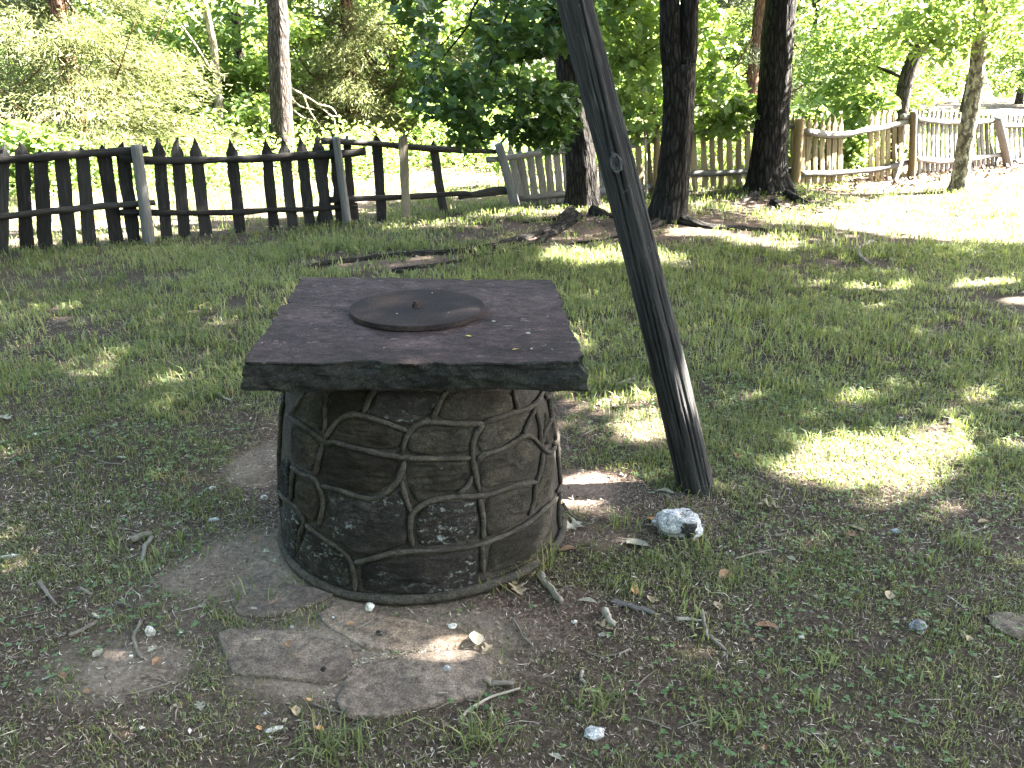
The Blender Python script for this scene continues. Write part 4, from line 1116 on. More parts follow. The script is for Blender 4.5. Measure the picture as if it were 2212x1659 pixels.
# maple sapling at the fence
c = at_ground(1396, 11.15)
sap = thing('maple_sapling', c, 'slim maple sapling with bright backlit leaves between log and forked trunk', 'tree')
Q = [c + np.array([0, 0, -.05]), at_y(1396, 380, 11.15), at_y(1394, 300, 11.2), at_y(1388, 200, 11.25), at_y(1380, 60, 11.3), at_y(1380, -120, 11.3), at_y(1400, -420, 11.3)]
limb(Q, .017, .012, 'bark_pale', sap, 'trunk', 9, 3, 50)
for k, (a, b) in enumerate((((1390, 230), (1500, 180)), ((1386, 160), (1310, 120)), ((1384, 120), (1530, 60)), ((1390, 250), (1590, 230)), ((1382, 60), (1320, 20)))):
    limb([at_y(*a, 11.25), at_y((a[0] + b[0]) / 2, (a[1] + b[1]) / 2 - 12, 11.3), at_y(*b, 11.4)], .010, .003, 'bark_grey', sap, 'branch', 6, k)
lp = np.vstack([vball(*a, rl) for a in ((1360, 60, 11.4, 100, 80, .7, 620), (1350, 180, 11.4, 90, 70, .6, 470), (1370, 260, 11.4, 70, 45, .5, 210), (1530, 90, 11.6, 60, 80, .5, 240), (1545, 200, 11.6, 70, 60, .5, 300), (1600, 240, 11.6, 50, 40, .35, 160), (1440, -60, 11.5, 180, 90, .9, 900), (1560, 275, 11.6, 60, 25, .3, 90), (1320, 10, 11.4, 60, 60, .5, 200))])
V, F, A = leaves(lp, .125, 'maple', rl, .35, .8)
mkobj('crown', V, F, M['leaf_bright'], sap, {'tint': A}, smoothf=False)

# slim lichened tree on the right
c = at_ground(2070, 11.98)
tr_ = thing('tree', c, 'slim lichen-spotted tree standing in the sunlit grass at the right', 'tree')
P, R = vt(11.98, [(2068, 420, 40), (2074, 380, 33), (2086, 300, 32), (2104, 200, 32), (2114, 110, 30), (2122, 0, 28)])
P += [P[-1] + np.array([.1, 0, 1.2]), P[-1] + np.array([.2, .2, 3.0])]; R += [.07, .03]
V, F, G = trunk_mesh(P, R, 23, 28, .06, .008, .4, 3, .12)
mkobj('trunk', V, F, M['bark_lichen'], tr_, {'grain': G})
for k, (a, b) in enumerate((((2108, 150), (2135, 95)), ((2116, 90), (2040, 30)), ((2120, 40), (2200, 0)))):
    limb([at_y(*a, 11.98), at_y((a[0] + b[0]) / 2, (a[1] + b[1]) / 2, 11.95), at_y(*b, 11.9)], .02, .006, 'bark_lichen', tr_, 'branch', 7, k)
lp = np.vstack([vball(*a, rl) for a in ((2080, 30, 11.9, 130, 55, .9, 620), (2170, 60, 12.1, 90, 60, .7, 360), (1990, 60, 11.8, 80, 45, .6, 240), (2120, -120, 12.0, 260, 110, 1.4, 1700), (2030, 110, 11.8, 60, 30, .4, 90))])
V, F, A = leaves(lp, .12, 'oval', rl, .4, .8)
mkobj('crown', V, F, M['leaf_bright'], tr_, {'tint': A}, smoothf=False)

# curved tree behind the fence
c = at_ground(1935, 14.7)
tc_ = thing('tree', c, 'curving dark trunk with drooping leafy boughs behind the fence', 'tree')
P, R = vt(14.7, [(1932, 378, 36), (1938, 300, 32), (1944, 250, 30), (1956, 180, 30), (1976, 120, 28), (2008, 70, 26), (2030, 0, 24)])
P += [P[-1] + np.array([.2, 0, 1.6]), P[-1] + np.array([.2, 0, 3.5])]; R += [.08, .03]
V, F, G = trunk_mesh(P, R, 31, 24, .08, .009, .3, 3, .15)
mkobj('trunk', V, F, M['bark_grey'], tc_, {'grain': G})
for k, (a, b) in enumerate((((1958, 170), (1800, 150)), ((1985, 105), (1830, 60)), ((1950, 210), (1760, 215)), ((2010, 65), (1900, 10)))):
    limb([at_y(*a, 14.7), at_y((a[0] + b[0]) / 2, (a[1] + b[1]) / 2 - 18, 15.3), at_y(*b, 15.1)], .035, .006, 'bark_grey', tc_, 'branch', 7, k)
lp = np.vstack([vball(*a, rl) for a in ((1850, 60, 15.2, 130, 60, 1.0, 900), (1800, 140, 15.1, 100, 50, .8, 650), (1860, 190, 15.3, 80, 50, .6, 480), (1780, 225, 15.1, 70, 35, .6, 330), (1930, 110, 15.4, 80, 50, .5, 220), (1860, 250, 15.4, 70, 35, .6, 330), (1960, -80, 15.3, 260, 110, 1.8, 2200))])
V, F, A = leaves(lp, .125, 'oval', rl, .5, .6)
mkobj('crown', V, F, M['leaf_bright'], tc_, {'tint': A}, smoothf=False)

# tall bare trunk at the left, crown above the picture
c = at_ground(607, 14.9)
tl_ = thing('tree', c, 'tall straight grey trunk, sunlit on its right side, behind the dark fence', 'tree')
P, R = vt(14.9, [(612, 375, 54), (610, 300, 48), (606, 200, 45), (601, 100, 44), (597, 0, 43)])
P += [P[-1] + np.array([-.1, 0, 3]), P[-1] + np.array([-.1, 0, 7])]; R += [.17, .08]
V, F, G = trunk_mesh(P, R, 37, 40, .07, .012, .3, 4, .2)
mkobj('trunk', V, F, M['bark_grey'], tl_, {'grain': G})
V, F, A = leaves(ball(3500, P[-1] + np.array([0, 0, .5]), (3.2, 3.2, 2.6), rl), .2, 'diamond', rl)
mkobj('crown', V, F, M['leaf_wood'], tl_, {'tint': A}, smoothf=False)

# cedars
def cedar(name, c, h, rad, z0, label, mat, seed, nspray=620, per=120, dead=None):
    r = np.random.default_rng(seed)
    t = thing(name, c, label, 'tree')
    V, F, G = trunk_mesh([c + np.array([0, 0, -.1]), c + np.array([.05, 0, h * .3]), c + np.array([-.03, 0, h * .65]), c + np.array([0, 0, h * .97])], [.17, .13, .08, .015], seed, 18, .2, .012, .4)
    mkobj('trunk', V, F, M['bark_red'], t, {'grain': G})
    nb = max(20, nspray // 9); bi = r.integers(0, nb, nspray)
    zb = z0 + (h - z0) * r.uniform(0, 1, nb) ** 1.7; ab = r.uniform(0, 2 * np.pi, nb)
    Rb = rad * np.clip((h - zb) / (h - z0), 0.04, 1) ** 0.75 * r.uniform(.6, 1.2, nb)
    z = zb[bi] + r.normal(0, .05, nspray); R = Rb[bi]
    a = ab[bi] + r.normal(0, .16, nspray); q = r.uniform(0.15, 1, nspray) ** .6
    C = c + np.stack([np.cos(a) * R * q, np.sin(a) * R * q, z - .22 * R * q], -1)
    out = np.stack([np.cos(a), np.sin(a), np.full(nspray, -.25)], -1)
    P = C[:, None] + r.normal(0, 1, (nspray, per, 3)) * np.array([.19, .19, .09]) + out[:, None] * r.uniform(-.35, .3, (nspray, per, 1))
    T = out[:, None] + r.normal(0, .55, (nspray, per, 3)); T = T.reshape(-1, 3); T /= np.linalg.norm(T, axis=1)[:, None]
    N = r.normal(size=T.shape); N -= T * (N * T).sum(1)[:, None]; N /= np.linalg.norm(N, axis=1)[:, None]
    ti = np.clip(np.repeat(r.normal(.5, .26, nspray), per) + r.normal(0, .12, nspray * per), 0, 1)
    V, F, A = leaves(P.reshape(-1, 3), .105, 'needle', r, frames=(T, np.cross(N, T), N), tint=ti)
    mkobj('crown', V, F, M[mat], t, {'tint': A}, smoothf=False)
    for k in range(9):
        zz_ = r.uniform(.6, 3.2); aa = r.uniform(0, 6.28); e = c + np.array([math.cos(aa) * rad * .8, math.sin(aa) * rad * .8, zz_ + r.uniform(-.2, .5)])
        limb([c + np.array([0, 0, zz_]), c * .5 + e * .5 + np.array([0, 0, .15 + zz_ * 0]), e], .028, .006, 'bark_red', t, 'branch', 6, k)
    return t
cedar('cedar_tree', at_ground(180, 14.6), 7.5, 2.5, .35, 'big yellowish cedar filling the upper left corner', 'leaf_cedar', 61, 900)
ced2 = cedar('cedar_tree', at_ground(765, 18.2), 7.0, 1.7, .45, 'sunlit cedar right of the tall grey trunk, dead twigs at its side', 'leaf_cedar', 62, 620)
cedar('cedar_tree', at_ground(1610, 20.0), 8.0, 2.2, .4, 'dull grey-green cedar between forked trunk and stout trunk', 'leaf_cedar_shade', 63, 420)
cedar('cedar_tree', at_ground(895, 20.5), 8.0, 2.0, .5, 'shadowy cedar behind the maple boughs', 'leaf_cedar_shade', 64, 380)
cedar('cedar_tree', at_ground(-160, 16.5), 8.0, 2.4, .4, 'cedar at the left edge behind the big yellowish cedar', 'leaf_cedar', 65, 200)
for bi, b in enumerate(([(255, 630), (360, 690), (470, 760), (540, 830), (625, 850)], [(360, 690), (400, 800), (475, 905)], [(265, 780), (350, 850), (430, 870)], [(470, 760), (560, 780), (600, 830)], [(265, 700), (330, 770), (450, 800)], [(540, 830), (580, 860), (590, 930)])):
    Q = [at_y(*sv(x / 1.8433 + 1000, y / 1.8433), 15.8 + .1 * (k % 2)) for k, (x, y) in enumerate(b)]
    limb(Q, .020, .005, 'bark_pale', ced2, 'dead_branch', 6, bi)

# broadleaf trees of the wood edge: three prototypes, copied
def broad(seed, h, rad, z0, n, mat, size=.17, bark='bark_grey', tr=.12):
    r = np.random.default_rng(seed)
    V1, F1, G1 = trunk_mesh([(0, 0, -.1), (.1, .05, h * .3), (-.1, 0, h * .6), (0, 0, h * .9)], [tr, tr * .8, tr * .5, .02], seed, 14, .25, .01, .4)
    nl = 46; C = []
    for k in range(nl):
        z = z0 + (h - z0) * r.uniform(0, 1) ** 1.25
        R = rad * (0.55 + .45 * math.sin(np.pi * min(1, (z - z0) / (h - z0) * .8 + .2))) * r.uniform(.35, 1)
        a = r.uniform(0, 6.28); C.append((math.cos(a) * R, math.sin(a) * R, z))
    C = np.array(C)
    P = np.vstack([ball(n // nl, c, np.array([.75, .75, .42]) * r.uniform(.6, 1.25), r, .2) for c in C])
    V2, F2, A2 = leaves(P, size, 'diamond', r, .5, .5)
    mt = build_mesh('trunk', V1, F1, M[bark], {'grain': G1})
    mc = build_mesh('crown', V2, F2, M[mat], {'tint': A2}, False)
    ml = []
    for k in range(6):
        c = C[r.integers(nl)]
        zz_ = c[2] * .6
        path = catmull(np.array([(0, 0, zz_), (c[0] * .5, c[1] * .5, c[2] * .85), c]), 10)
        V3, F3, G3 = tube(path, np.linspace(tr * .35, .01, 10), 6)
        ml.append(build_mesh('limb', V3, F3, M[bark], {'grain': G3}))
    return mt, mc, ml
PROTO = [broad(71, 8.0, 2.8, .7, 9000, 'leaf_bright', .17), broad(72, 9.0, 3.2, .5, 10000, 'leaf_wood', .19), broad(73, 6.5, 2.0, .5, 10000, 'leaf_bright', .16, 'bark_pale', .09)]
def place(proto, vx, Yp, rz, sc, label, group='trees of the wood edge'):
    c = at_ground(vx, Yp)
    t = thing('broadleaf_tree', c, label, 'tree', group)
    t.rotation_euler = (0, 0, rz); t.scale = (sc, sc, sc)
    mt, mc, ml = PROTO[proto]
    for nm, me in [('trunk', mt), ('crown', mc)] + [('limb', m) for m in ml]:
        link(bpy.data.objects.new(nm, me), t)
place(2, 478, 16.6, .4, .95, 'bright young tree with pale trunk left of the tall grey trunk')
place(0, 545, 19.0, 2.4, .9, 'bright young tree just left of the tall grey trunk, set further back')
place(2, 1036, 19.0, 1.2, 1.0, 'slim pale-stemmed tree behind the maple boughs')
for k, (p, vx, Yp, rz, sc, lab) in enumerate((
    (1, -150, 24, 0.3, 1.1, 'wood-edge tree at the far left'), (0, 60, 26, 1.9, 1.1, 'wood-edge tree behind the big yellowish cedar'), (0, 330, 25, 3.0, 1.15, 'wood-edge tree between the big cedar and the bright young tree'),
    (1, 640, 26, 4.1, 1.1, 'wood-edge tree directly behind the tall grey trunk'), (1, 850, 27, 5.2, 1.2, 'wood-edge tree behind the sunlit cedar'), (1, 1100, 25, .9, 1.1, 'wood-edge tree behind the low maple boughs'),
    (0, 1290, 22, 2.2, 1.1, 'wood-edge tree behind the log top'), (0, 1430, 24, 3.6, 1.1, 'wood-edge tree behind the forked trunk'), (1, 1540, 28, 1.5, 1.2, 'wood-edge tree behind the dull grey-green cedar'),
    (1, 1730, 25, 4.6, 1.1, 'wood-edge tree right behind the stout trunk'), (0, 1860, 22, 5.7, 1.1, 'wood-edge tree behind the drooping boughs of the curving trunk'), (0, 2080, 30, .2, 1.1, 'pale wood-edge tree behind the slim lichen-spotted tree'),
    (0, 2330, 27, 2.9, 1.1, 'wood-edge tree past the right end of the fence'), (1, 2200, 38, 1.1, 1.2, 'distant tree beyond the bright clearing at the right'))):
    place(p, vx, Yp, rz, sc, lab)
BLOCK_RING = [(-7.5, -2.0, 'behind the viewer, far to the left'), (-5.8, -4.6, 'behind the viewer to the left'), (-3.5, -6.4, 'behind the viewer, left of centre'), (-0.8, -7.2, 'straight behind the viewer'), (1.9, -6.8, 'behind the viewer, right of centre'), (4.6, -5.4, 'behind the viewer to the right'),
        (-9.2, 1.0, 'beyond the left edge of the yard'), (-10.6, 4.2, 'beyond the left edge of the yard near the dark fence'), (-13, 7.5, 'beyond the left end of the dark fence'), (-4.5, -9.5, 'second row behind the viewer to the left'), (0.5, -10.5, 'second row straight behind the viewer'), (5.0, -9.5, 'second row behind the viewer to the right')]
for k, (x, y, lab) in enumerate(BLOCK_RING):  # unseen trees added to block low sky light
    place(1, 1106, 10, 1.3 * k, 1.0 + .1 * (k % 3), 'added unseen tree ' + lab, 'unseen trees added around the yard')
    bpy.context.scene.collection.objects[-1].parent.location = (x, y, 0)
# the wood behind, one dark mass nobody could count
rw = np.random.default_rng(81)
Pw = np.stack([rw.uniform(-38, 30, 17000), rw.uniform(33, 46, 17000), 9 * rw.uniform(0, 1, 17000) ** 1.2], -1)
Pw = Pw[(n2(Pw[:, 0] + Pw[:, 1] * .3, Pw[:, 2], .5, 5, 2) > -.25) & ~((Pw[:, 0] > 14) & (Pw[:, 0] < 22))]
V, F, A = leaves(Pw, .55, 'diamond', rw, .3, .5)
tag(mkobj('far_woods', V, F, M['leaf_wood'], None, {'tint': A}, smoothf=False), 'dense green woods closing the view', kind='stuff')

# ------------------------------------------------------------------ plants beyond the fence
rp = np.random.default_rng(91)
n = 6200; wx = rp.uniform(-11, 13, n); wy = rp.uniform(0, 1, n) * 4.2 + 13.0 + 0.28 * wx
m = (n2(wx, wy, .8, 12, 2) + .35 * (wy - 13.3 - .28 * wx) > 0.0)
wx, wy = wx[m], wy[m]; hgt = rp.uniform(.12, .75, len(wx)) * (0.7 + .6 * n2(wx, wy, .9, 14, 2) + .3)
parts = []
for k in range(7):
    zz_ = hgt * (k + 1.2) / 8
    parts.append(leaves(np.stack([wx + rp.normal(0, .06, len(wx)), wy + rp.normal(0, .06, len(wx)), np.maximum(zz_, .02)], -1), .10 if k % 2 else .075, 'diamond' if k % 3 == 0 else 'oval', rp, .3, -.2))
V, F, A = merge(parts)
tag(mkobj('weeds', V, F, M['leaf_bright'], None, {'tint': A}, smoothf=False), 'tangle of sunlit green weeds behind the fence', kind='stuff')

def whorl_plant(c, h, r, mat='leaf_bright', nl=16, ls=.20):
    parts = []; nst = 1
    z = np.linspace(h * .25, h, nl // 2)
    P = []; T = []; N = []
    for k, zz_ in enumerate(z):
        for s in range(3 if k > nl // 2 - 3 else 2):
            a = k * 1.9 + s * (np.pi if k <= nl // 2 - 3 else 2.1) + r.uniform(-.3, .3)
            t = np.array([math.cos(a), math.sin(a), r.uniform(.1, .7)]); t /= np.linalg.norm(t)
            P.append(c + np.array([0, 0, zz_])); T.append(t)
            nn = np.array([0, 0, 1.0]); nn -= t * t[2]; N.append(nn / np.linalg.norm(nn))
    T, N = np.array(T), np.array(N)
    return leaves(np.array(P), ls, 'lance', r, frames=(T, np.cross(N, T), N))
SP_ = [(1075, 330, 12.3), (1110, 280, 12.2), (1140, 300, 12.4), (1165, 325, 12.1), (1195, 295, 12.5), (1220, 290, 12.3), (1090, 315, 12.6)]
LB = ['leftmost tall leafy plant above the pale pickets', 'tallest star-leaved plant above the pale pickets', 'star-leaved plant right of the tallest one', 'short star-leaved plant in the middle of the clump', 'star-leaved plant near the maple trunk', 'star-leaved plant touching the maple trunk', 'star-leaved plant at the back of the clump']
for k, (vx, vy, Yp) in enumerate(SP_):
    top = at_y(vx, vy, Yp); c = np.array([top[0], Yp, 0.0])
    t = thing('leafy_plant', c, LB[k], 'plant', 'star-leaved plants behind the fence')
    limb([c, c + np.array([.01, 0, top[2] * .5]), c + np.array([0, 0, top[2]])], .008, .004, 'leaf_clean' if 'leaf_clean' in M else 'bark_pale', t, 'stem', 6, k)
    V, F, A = whorl_plant(c, top[2], rp, nl=22, ls=.23)
    mkobj('leaves', V, F, M['leaf_bright'], t, {'tint': A}, smoothf=True)

def blade_plant(name, c, n, h, label, mat, w=.022):
    t = thing(name, c, label, 'plant', 'sword-leaved plants by the fence')
    for k in range(n):
        a = rp.uniform(0, 6.28); le = rp.uniform(.15, .5) * h; hh = h * rp.uniform(.6, 1)
        d = np.array([math.cos(a), math.sin(a), 0]); s = np.array([-d[1], d[0], 0])
        u = np.linspace(0, 1, 7)
        ctr = c + d * (u ** 1.8 * le)[:, None] + np.array([0, 0, 1]) * (hh * (u - .25 * u ** 3))[:, None]
        ww = w * (1 - u ** 2.5) + .001
        V = np.vstack([ctr - s * ww[:, None], ctr + s * ww[:, None] + np.array([0, 0, .003])]); i = np.arange(6)
        mkobj('leaf', V, np.stack([i, i + 1, i + 8, i + 7], -1), M[mat], t, {'tint': np.full(14, rp.uniform(.4, 1))})
for k, (vx, Yp, n, h, lab) in enumerate(((1625, 11.55, 8, .30, 'pale sunlit sword leaves in front of the fence, left of the stout trunk'), (1590, 11.6, 6, .22, 'small sword-leaved plant low against the fence behind the forked trunk'),
        (1555, 12.9, 14, .75, 'clump of sword leaves behind the fence, closest to the forked trunk'), (1585, 13.0, 14, .8, 'clump of sword leaves behind the middle of the fence panel'), (1615, 13.0, 12, .7, 'clump of sword leaves behind the fence, closest to the stout trunk'), (1720, 13.3, 12, .8, 'clump of sword leaves behind the tan post'))):
    blade_plant('iris_plant', at_ground(vx, Yp), n, h, lab, 'leaf_bright')
# round-leaved bush showing above and through the gap of the tan fence
def bush(vx, Yp, w, h, n, label, seed, size=.14):
    r = np.random.default_rng(seed); c = at_ground(vx, Yp)
    t = thing('bush', c, label, 'bush')
    P = np.vstack([ball(n // 9, c + np.array([r.uniform(-w, w), r.uniform(-.3, .3), r.uniform(.25, .85) * h]), (.38, .38, .26), r, .3) for _ in range(9)])
    P[:, 2] = np.maximum(P[:, 2], .05)
    V, F, A = leaves(P, size, 'oval', r, .5, .4)
    mkobj('foliage', V, F, M['leaf_bright'], t, {'tint': A}, smoothf=False)
    for k in range(5):
        e = P[r.integers(len(P))]; limb([c, c * .5 + e * .5 + np.array([.03, 0, .05]), e], .012, .004, 'bark_grey', t, 'stem', 6, k)
bush(1770, 14.2, .7, 1.35, 900, 'light green bush above the tan pickets', 101, .17)
bush(1850, 14.0, .55, .8, 900, 'green bush filling the gap in the tan fence', 102, .12)
bush(30, 12.2, .8, 1.25, 900, 'pale leafy bush behind the fence at the left edge', 103, .15)
bush(1010, 15.5, .8, 1.1, 800, 'sunlit bush behind the open fence bay', 104, .15)

# ------------------------------------------------------------------ flagstones at the foot of the well
def zf(x, y): return sv(x / 1.58 + 800, y / 1.58 + 2200)
FLAGS = [
 ('flag', 'dark purplish flagstone touching the well on its left', [(190, 170), (420, 95), (520, 180), (700, 205), (800, 240), (680, 290), (520, 338), (380, 378), (240, 350), (175, 262)], .022),
 ('flag', 'pale purplish flagstone with a crisp left edge', [(120, 500), (180, 470), (350, 458), (560, 478), (800, 520), (900, 560), (912, 640), (930, 690), (860, 740), (760, 768), (600, 755), (400, 742), (210, 722), (170, 620)], .030),
 ('flag_tan', 'sandy flagstone with white lime stains at the foot of the well', [(735, 352), (850, 295), (1000, 322), (1150, 370), (1300, 392), (1600, 470), (1690, 530), (1500, 566), (1250, 575), (1010, 556), (905, 490), (800, 430)], .014),
 ('flag', 'grey-brown flagstone with an acorn cap lying on it, nearest the viewer', [(850, 870), (920, 725), (1000, 672), (1150, 642), (1400, 602), (1650, 592), (1760, 640), (1765, 760), (1700, 860), (1500, 902), (1300, 942), (1100, 980), (930, 982)], .024)]
flag_polys = []
for s, (mt, lab, poly, hgt) in enumerate(FLAGS):
    q = np.array([gp(*zf(*p))[:2] for p in poly]); c = q.mean(0); q = c + (q - c) * 1.07
    ring = np.vstack([q, q[:1]]); dn = []
    for a, b in zip(ring[:-1], ring[1:]):
        for t in np.linspace(0, 1, 8, endpoint=False): dn.append(a * (1 - t) + b * t)
    dn = np.array(dn); dn = .6 * dn + .2 * (np.roll(dn, 1, 0) + np.roll(dn, -1, 0))
    dn += .008 * np.stack([n2(dn[:, 0], dn[:, 1], 16, s, 3), n2(dn[:, 0], dn[:, 1], 16, s + 9, 3)], -1)
    flag_polys.append(dn); n = len(dn); V = []
    for (sc_, h) in ((1.01, -.03), (1.0, hgt * .55), (.985, hgt * .95), (.94, hgt), (.8, hgt), (.62, hgt), (.44, hgt), (.26, hgt), (.1, hgt)):
        p = c + (dn - c) * sc_
        V.append(np.stack([p[:, 0], p[:, 1], hz(p[:, 0], p[:, 1]) + h * .5 + (.013 * n2(p[:, 0], p[:, 1], 5, 3 + s, 4) if h > 0 else 0)], -1))
    V = np.vstack(V + [[(c[0], c[1], hgt + float(hz(*c)))]]); a = np.arange(n); b = (a + 1) % n
    F = [np.stack([k * n + a, k * n + b, (k + 1) * n + b, (k + 1) * n + a], -1) for k in range(8)] + [np.stack([8 * n + a, 8 * n + b, np.full(n, 9 * n)], -1)]
    tag(mkobj('flagstone', V, F, M[mt], None, origin=(c[0], c[1], 0)), lab, 'flagstone', 'flagstones at the foot of the well')

def in_poly(x, y, poly):
    r = np.zeros(len(x), bool); px, py = poly[:, 0], poly[:, 1]; j = len(poly) - 1
    for i in range(len(poly)):
        c = ((py[i] > y) != (py[j] > y)) & (x < (px[j] - px[i]) * (y - py[i]) / (py[j] - py[i] + 1e-12) + px[i])
        r ^= c; j = i
    return r
def free(x, y, flags=True):
    ok = np.hypot(x - WC[0], y - WC[1]) > 0.56
    if flags:
        for p in flag_polys: ok &= ~in_poly(x, y, p)
    return ok

# ------------------------------------------------------------------ grass
rg = np.random.default_rng(131)
def view_scatter(n, y0, y1, r, wy=None, margin=.85):
    y = r.uniform(y0, y1, n) if wy is None else wy
    hw = 0.66 * (y * CP + CAMZ * SP) + margin
    keep = r.uniform(0, 1, len(y)) < hw / hw.max()
    y = y[keep]; hw = hw[keep]
    return r.uniform(-1, 1, len(y)) * hw, y

def blades(x, y, z, h, w, lean, a, tint):
    n = len(x)
    d = np.stack([np.cos(a), np.sin(a), 0 * a], -1); s = np.stack([-np.sin(a), np.cos(a), 0 * a], -1)
    b = np.stack([x, y, z], -1)
    m = b + d * (lean * h * .35)[:, None] + np.array([0, 0, 1]) * (h * .62)[:, None]
    t = b + d * (lean * h)[:, None] + np.array([0, 0, 1]) * (h * np.clip(1.05 - .35 * lean, .15, 1))[:, None]
    V = np.stack([b - s * (w * .8)[:, None], b + s * (w * .8)[:, None], m - s * w[:, None], m + s * w[:, None], t], 1)
    F = np.array([(0, 1, 3), (0, 3, 2), (2, 3, 4)])[None] + (np.arange(n) * 5)[:, None, None]
    return V.reshape(-1, 3), [F.reshape(-1, 3)], np.repeat(tint, 5)

def grass_zone(ntuft, y0, y1, per, hlo, hhi, wlo, whi, spread, dens, r, dry=.12):
    x, y = view_scatter(ntuft, y0, y1, r)
    d = dens(x, y)
    k = (r.uniform(0, 1, len(x)) < d) & free(x, y)
    x, y = x[k], y[k]; n = len(x)
    vig = np.clip(.55 + .9 * n2(x, y, 1.1, 55, 2) + r.normal(0, .15, n), .15, 1.2)
    X_ = (x[:, None] + r.normal(0, spread, (n, per))).ravel(); Y_ = (y[:, None] + r.normal(0, spread, (n, per))).ravel()
    g = np.repeat(vig, per); m = n * per
    h = (hlo + (hhi - hlo) * g * r.uniform(.3, 1, m)); w = r.uniform(wlo, whi, m)
    tint = np.clip(np.repeat(.6 + .5 * n2(x, y, .9, 66, 2) + r.normal(0, .1, n), per) + r.normal(0, .18, m), .3, 1)
    tint = np.where(r.uniform(0, 1, m) < dry, r.uniform(0, .25, m), tint)
    lean = np.abs(r.normal(.6, .5, m))
    ok = free(X_, Y_)
    return tuple(v[ok] for v in (X_, Y_, hz(X_, Y_) - .004, h, w / 2, lean, r.uniform(0, 6.28, m), tint))

def d_near(x, y): return np.clip((1 - 1.05 * bare(x, y)) * (.42 + 1.2 * np.clip(n2(x, y, 2.6, 19, 3) + .25, 0, 1)), 0, 1)
def d_mid(x, y): return np.clip((1 - bare(x, y)) * (.56 + .95 * n2(x, y, 1.6, 29, 3)), 0.05, 1) * (1 - mulchf(x, y))
zones = [
 grass_zone(19000, 1.0, 2.7, 8, .012, .055, .0016, .0034, .018, d_near, rg, .22),
 grass_zone(1300, 1.0, 4.2, 12, .04, .10, .003, .0055, .020, lambda x, y: (n2(x, y, 1.9, 23, 2) > .10) * .8 * (1 - bare(x, y)), rg, .06),
 grass_zone(24000, 2.5, 4.8, 8, .015, .060, .0022, .0042, .024, d_near, rg, .20),
 grass_zone(23000, 4.2, 8.2, 8, .03, .125, .004, .0075, .035, d_mid, rg, .24),
 grass_zone(14000, 7.6, 13.0, 8, .035, .12, .006, .011, .05, d_mid, rg, .22),
 grass_zone(7000, 11.0, 17.5, 7, .03, .10, .008, .013, .07, lambda x, y: d_mid(x, y) * smooth(0, .5, beyond_fence(x, y)), rg, .35)]  # extra dry blades past the fence paint in sunlit brightness
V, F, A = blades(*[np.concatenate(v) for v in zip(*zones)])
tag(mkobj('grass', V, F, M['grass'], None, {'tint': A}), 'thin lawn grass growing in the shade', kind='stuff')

# lying straw, leaf crumbs, clover
def flat_strands(n, y0, y1, l0, l1, w, dens, r):
    x, y = view_scatter(n, y0, y1, r)
    k = (r.uniform(0, 1, len(x)) < dens(x, y)) & free(x, y); x, y = x[k], y[k]; m = len(x)
    a = r.uniform(0, 6.28, m); L = r.uniform(l0, l1, m) * r.uniform(.4, 1, m)
    z = hz(x, y) + r.uniform(.003, .016, m); dz = r.normal(0, .008, m)
    d = np.stack([np.cos(a), np.sin(a), dz / L], -1) * L[:, None]; s = np.stack([-np.sin(a), np.cos(a), r.normal(0, .5, m)], -1) * (w * r.uniform(.6, 1.4, m))[:, None]
    c = np.stack([x, y, z], -1); bend = s / w * (L * r.normal(0, .12, m))[:, None]; bend[:, 2] = 0
    V = np.stack([c - d / 2, c + bend - s, c + bend + s, c + d / 2], 1)
    F = np.array([(0, 2, 1), (1, 2, 3)])[None] + (np.arange(m) * 4)[:, None, None]
    return V.reshape(-1, 3), [F.reshape(-1, 3)], np.repeat(np.clip(r.normal(.47, .22, m), 0, .95), 4)
dl = lambda x, y: np.clip(.5 + .6 * bare(x, y) + .5 * n2(x, y, 3.0, 43, 2), 0, 1) * (1 - .75 * field(CLAY, x, y, 61))
parts = [flat_strands(120000, 1.0, 3.2, .006, .038, .0011, dl, rg), flat_strands(60000, 2.8, 5.8, .010, .045, .0017, dl, rg), flat_strands(2500, 1.25, 4.5, .06, .16, .0013, dl, rg)]
x, y = view_scatter(95000, 1.0, 5.6, rg); k = (rg.uniform(0, 1, len(x)) < dl(x, y) * .9) & free(x, y); x, y = x[k], y[k]
N = rg.normal(0, .35, (len(x), 3)); N[:, 2] = 1; N /= np.linalg.norm(N, axis=1)[:, None]
T = rg.normal(size=N.shape); T -= N * (T * N).sum(1)[:, None]; T /= np.linalg.norm(T, axis=1)[:, None]
parts.append(leaves(np.stack([x, y, hz(x, y) + .005], -1), rg.uniform(.004, .018, len(x)), 'diamond', rg, frames=(T, np.cross(N, T), N), tint=np.clip(rg.normal(.36, .18, len(x)), 0, 1)))
# crumbs and needles on the root mound, and on the mulch
x, y = rg.uniform(-3, 4.5, 5000), rg.uniform(7.3, 11.6, 5000); k = rg.uniform(0, 1, 5000) < field(BARE, x, y, 31); x, y = x[k], y[k]
parts.append(leaves(np.stack([x, y, hz(x, y) + .01], -1), rg.uniform(.02, .06, len(x)), 'oval', rg, up_bias=1.5, tint=np.clip(rg.normal(.4, .22, len(x)), 0, 1)))
V, F, A = merge(parts)
tag(mkobj('leaf_litter', V, F, M['litter'], None, {'tint': A}), 'dry straw and leaf crumbs strewn over the soil', kind='stuff')
x, y = rg.uniform(3.2, 11, 9000), rg.uniform(11.0, 17, 9000); k = rg.uniform(0, 1, 9000) < mulchf(x, y); x, y = x[k], y[k]
V, F, A = leaves(np.stack([x, y, hz(x, y) + rg.uniform(0.0, .06, len(x))], -1), rg.uniform(.04, .10, len(x)), 'diamond', rg, up_bias=.8)
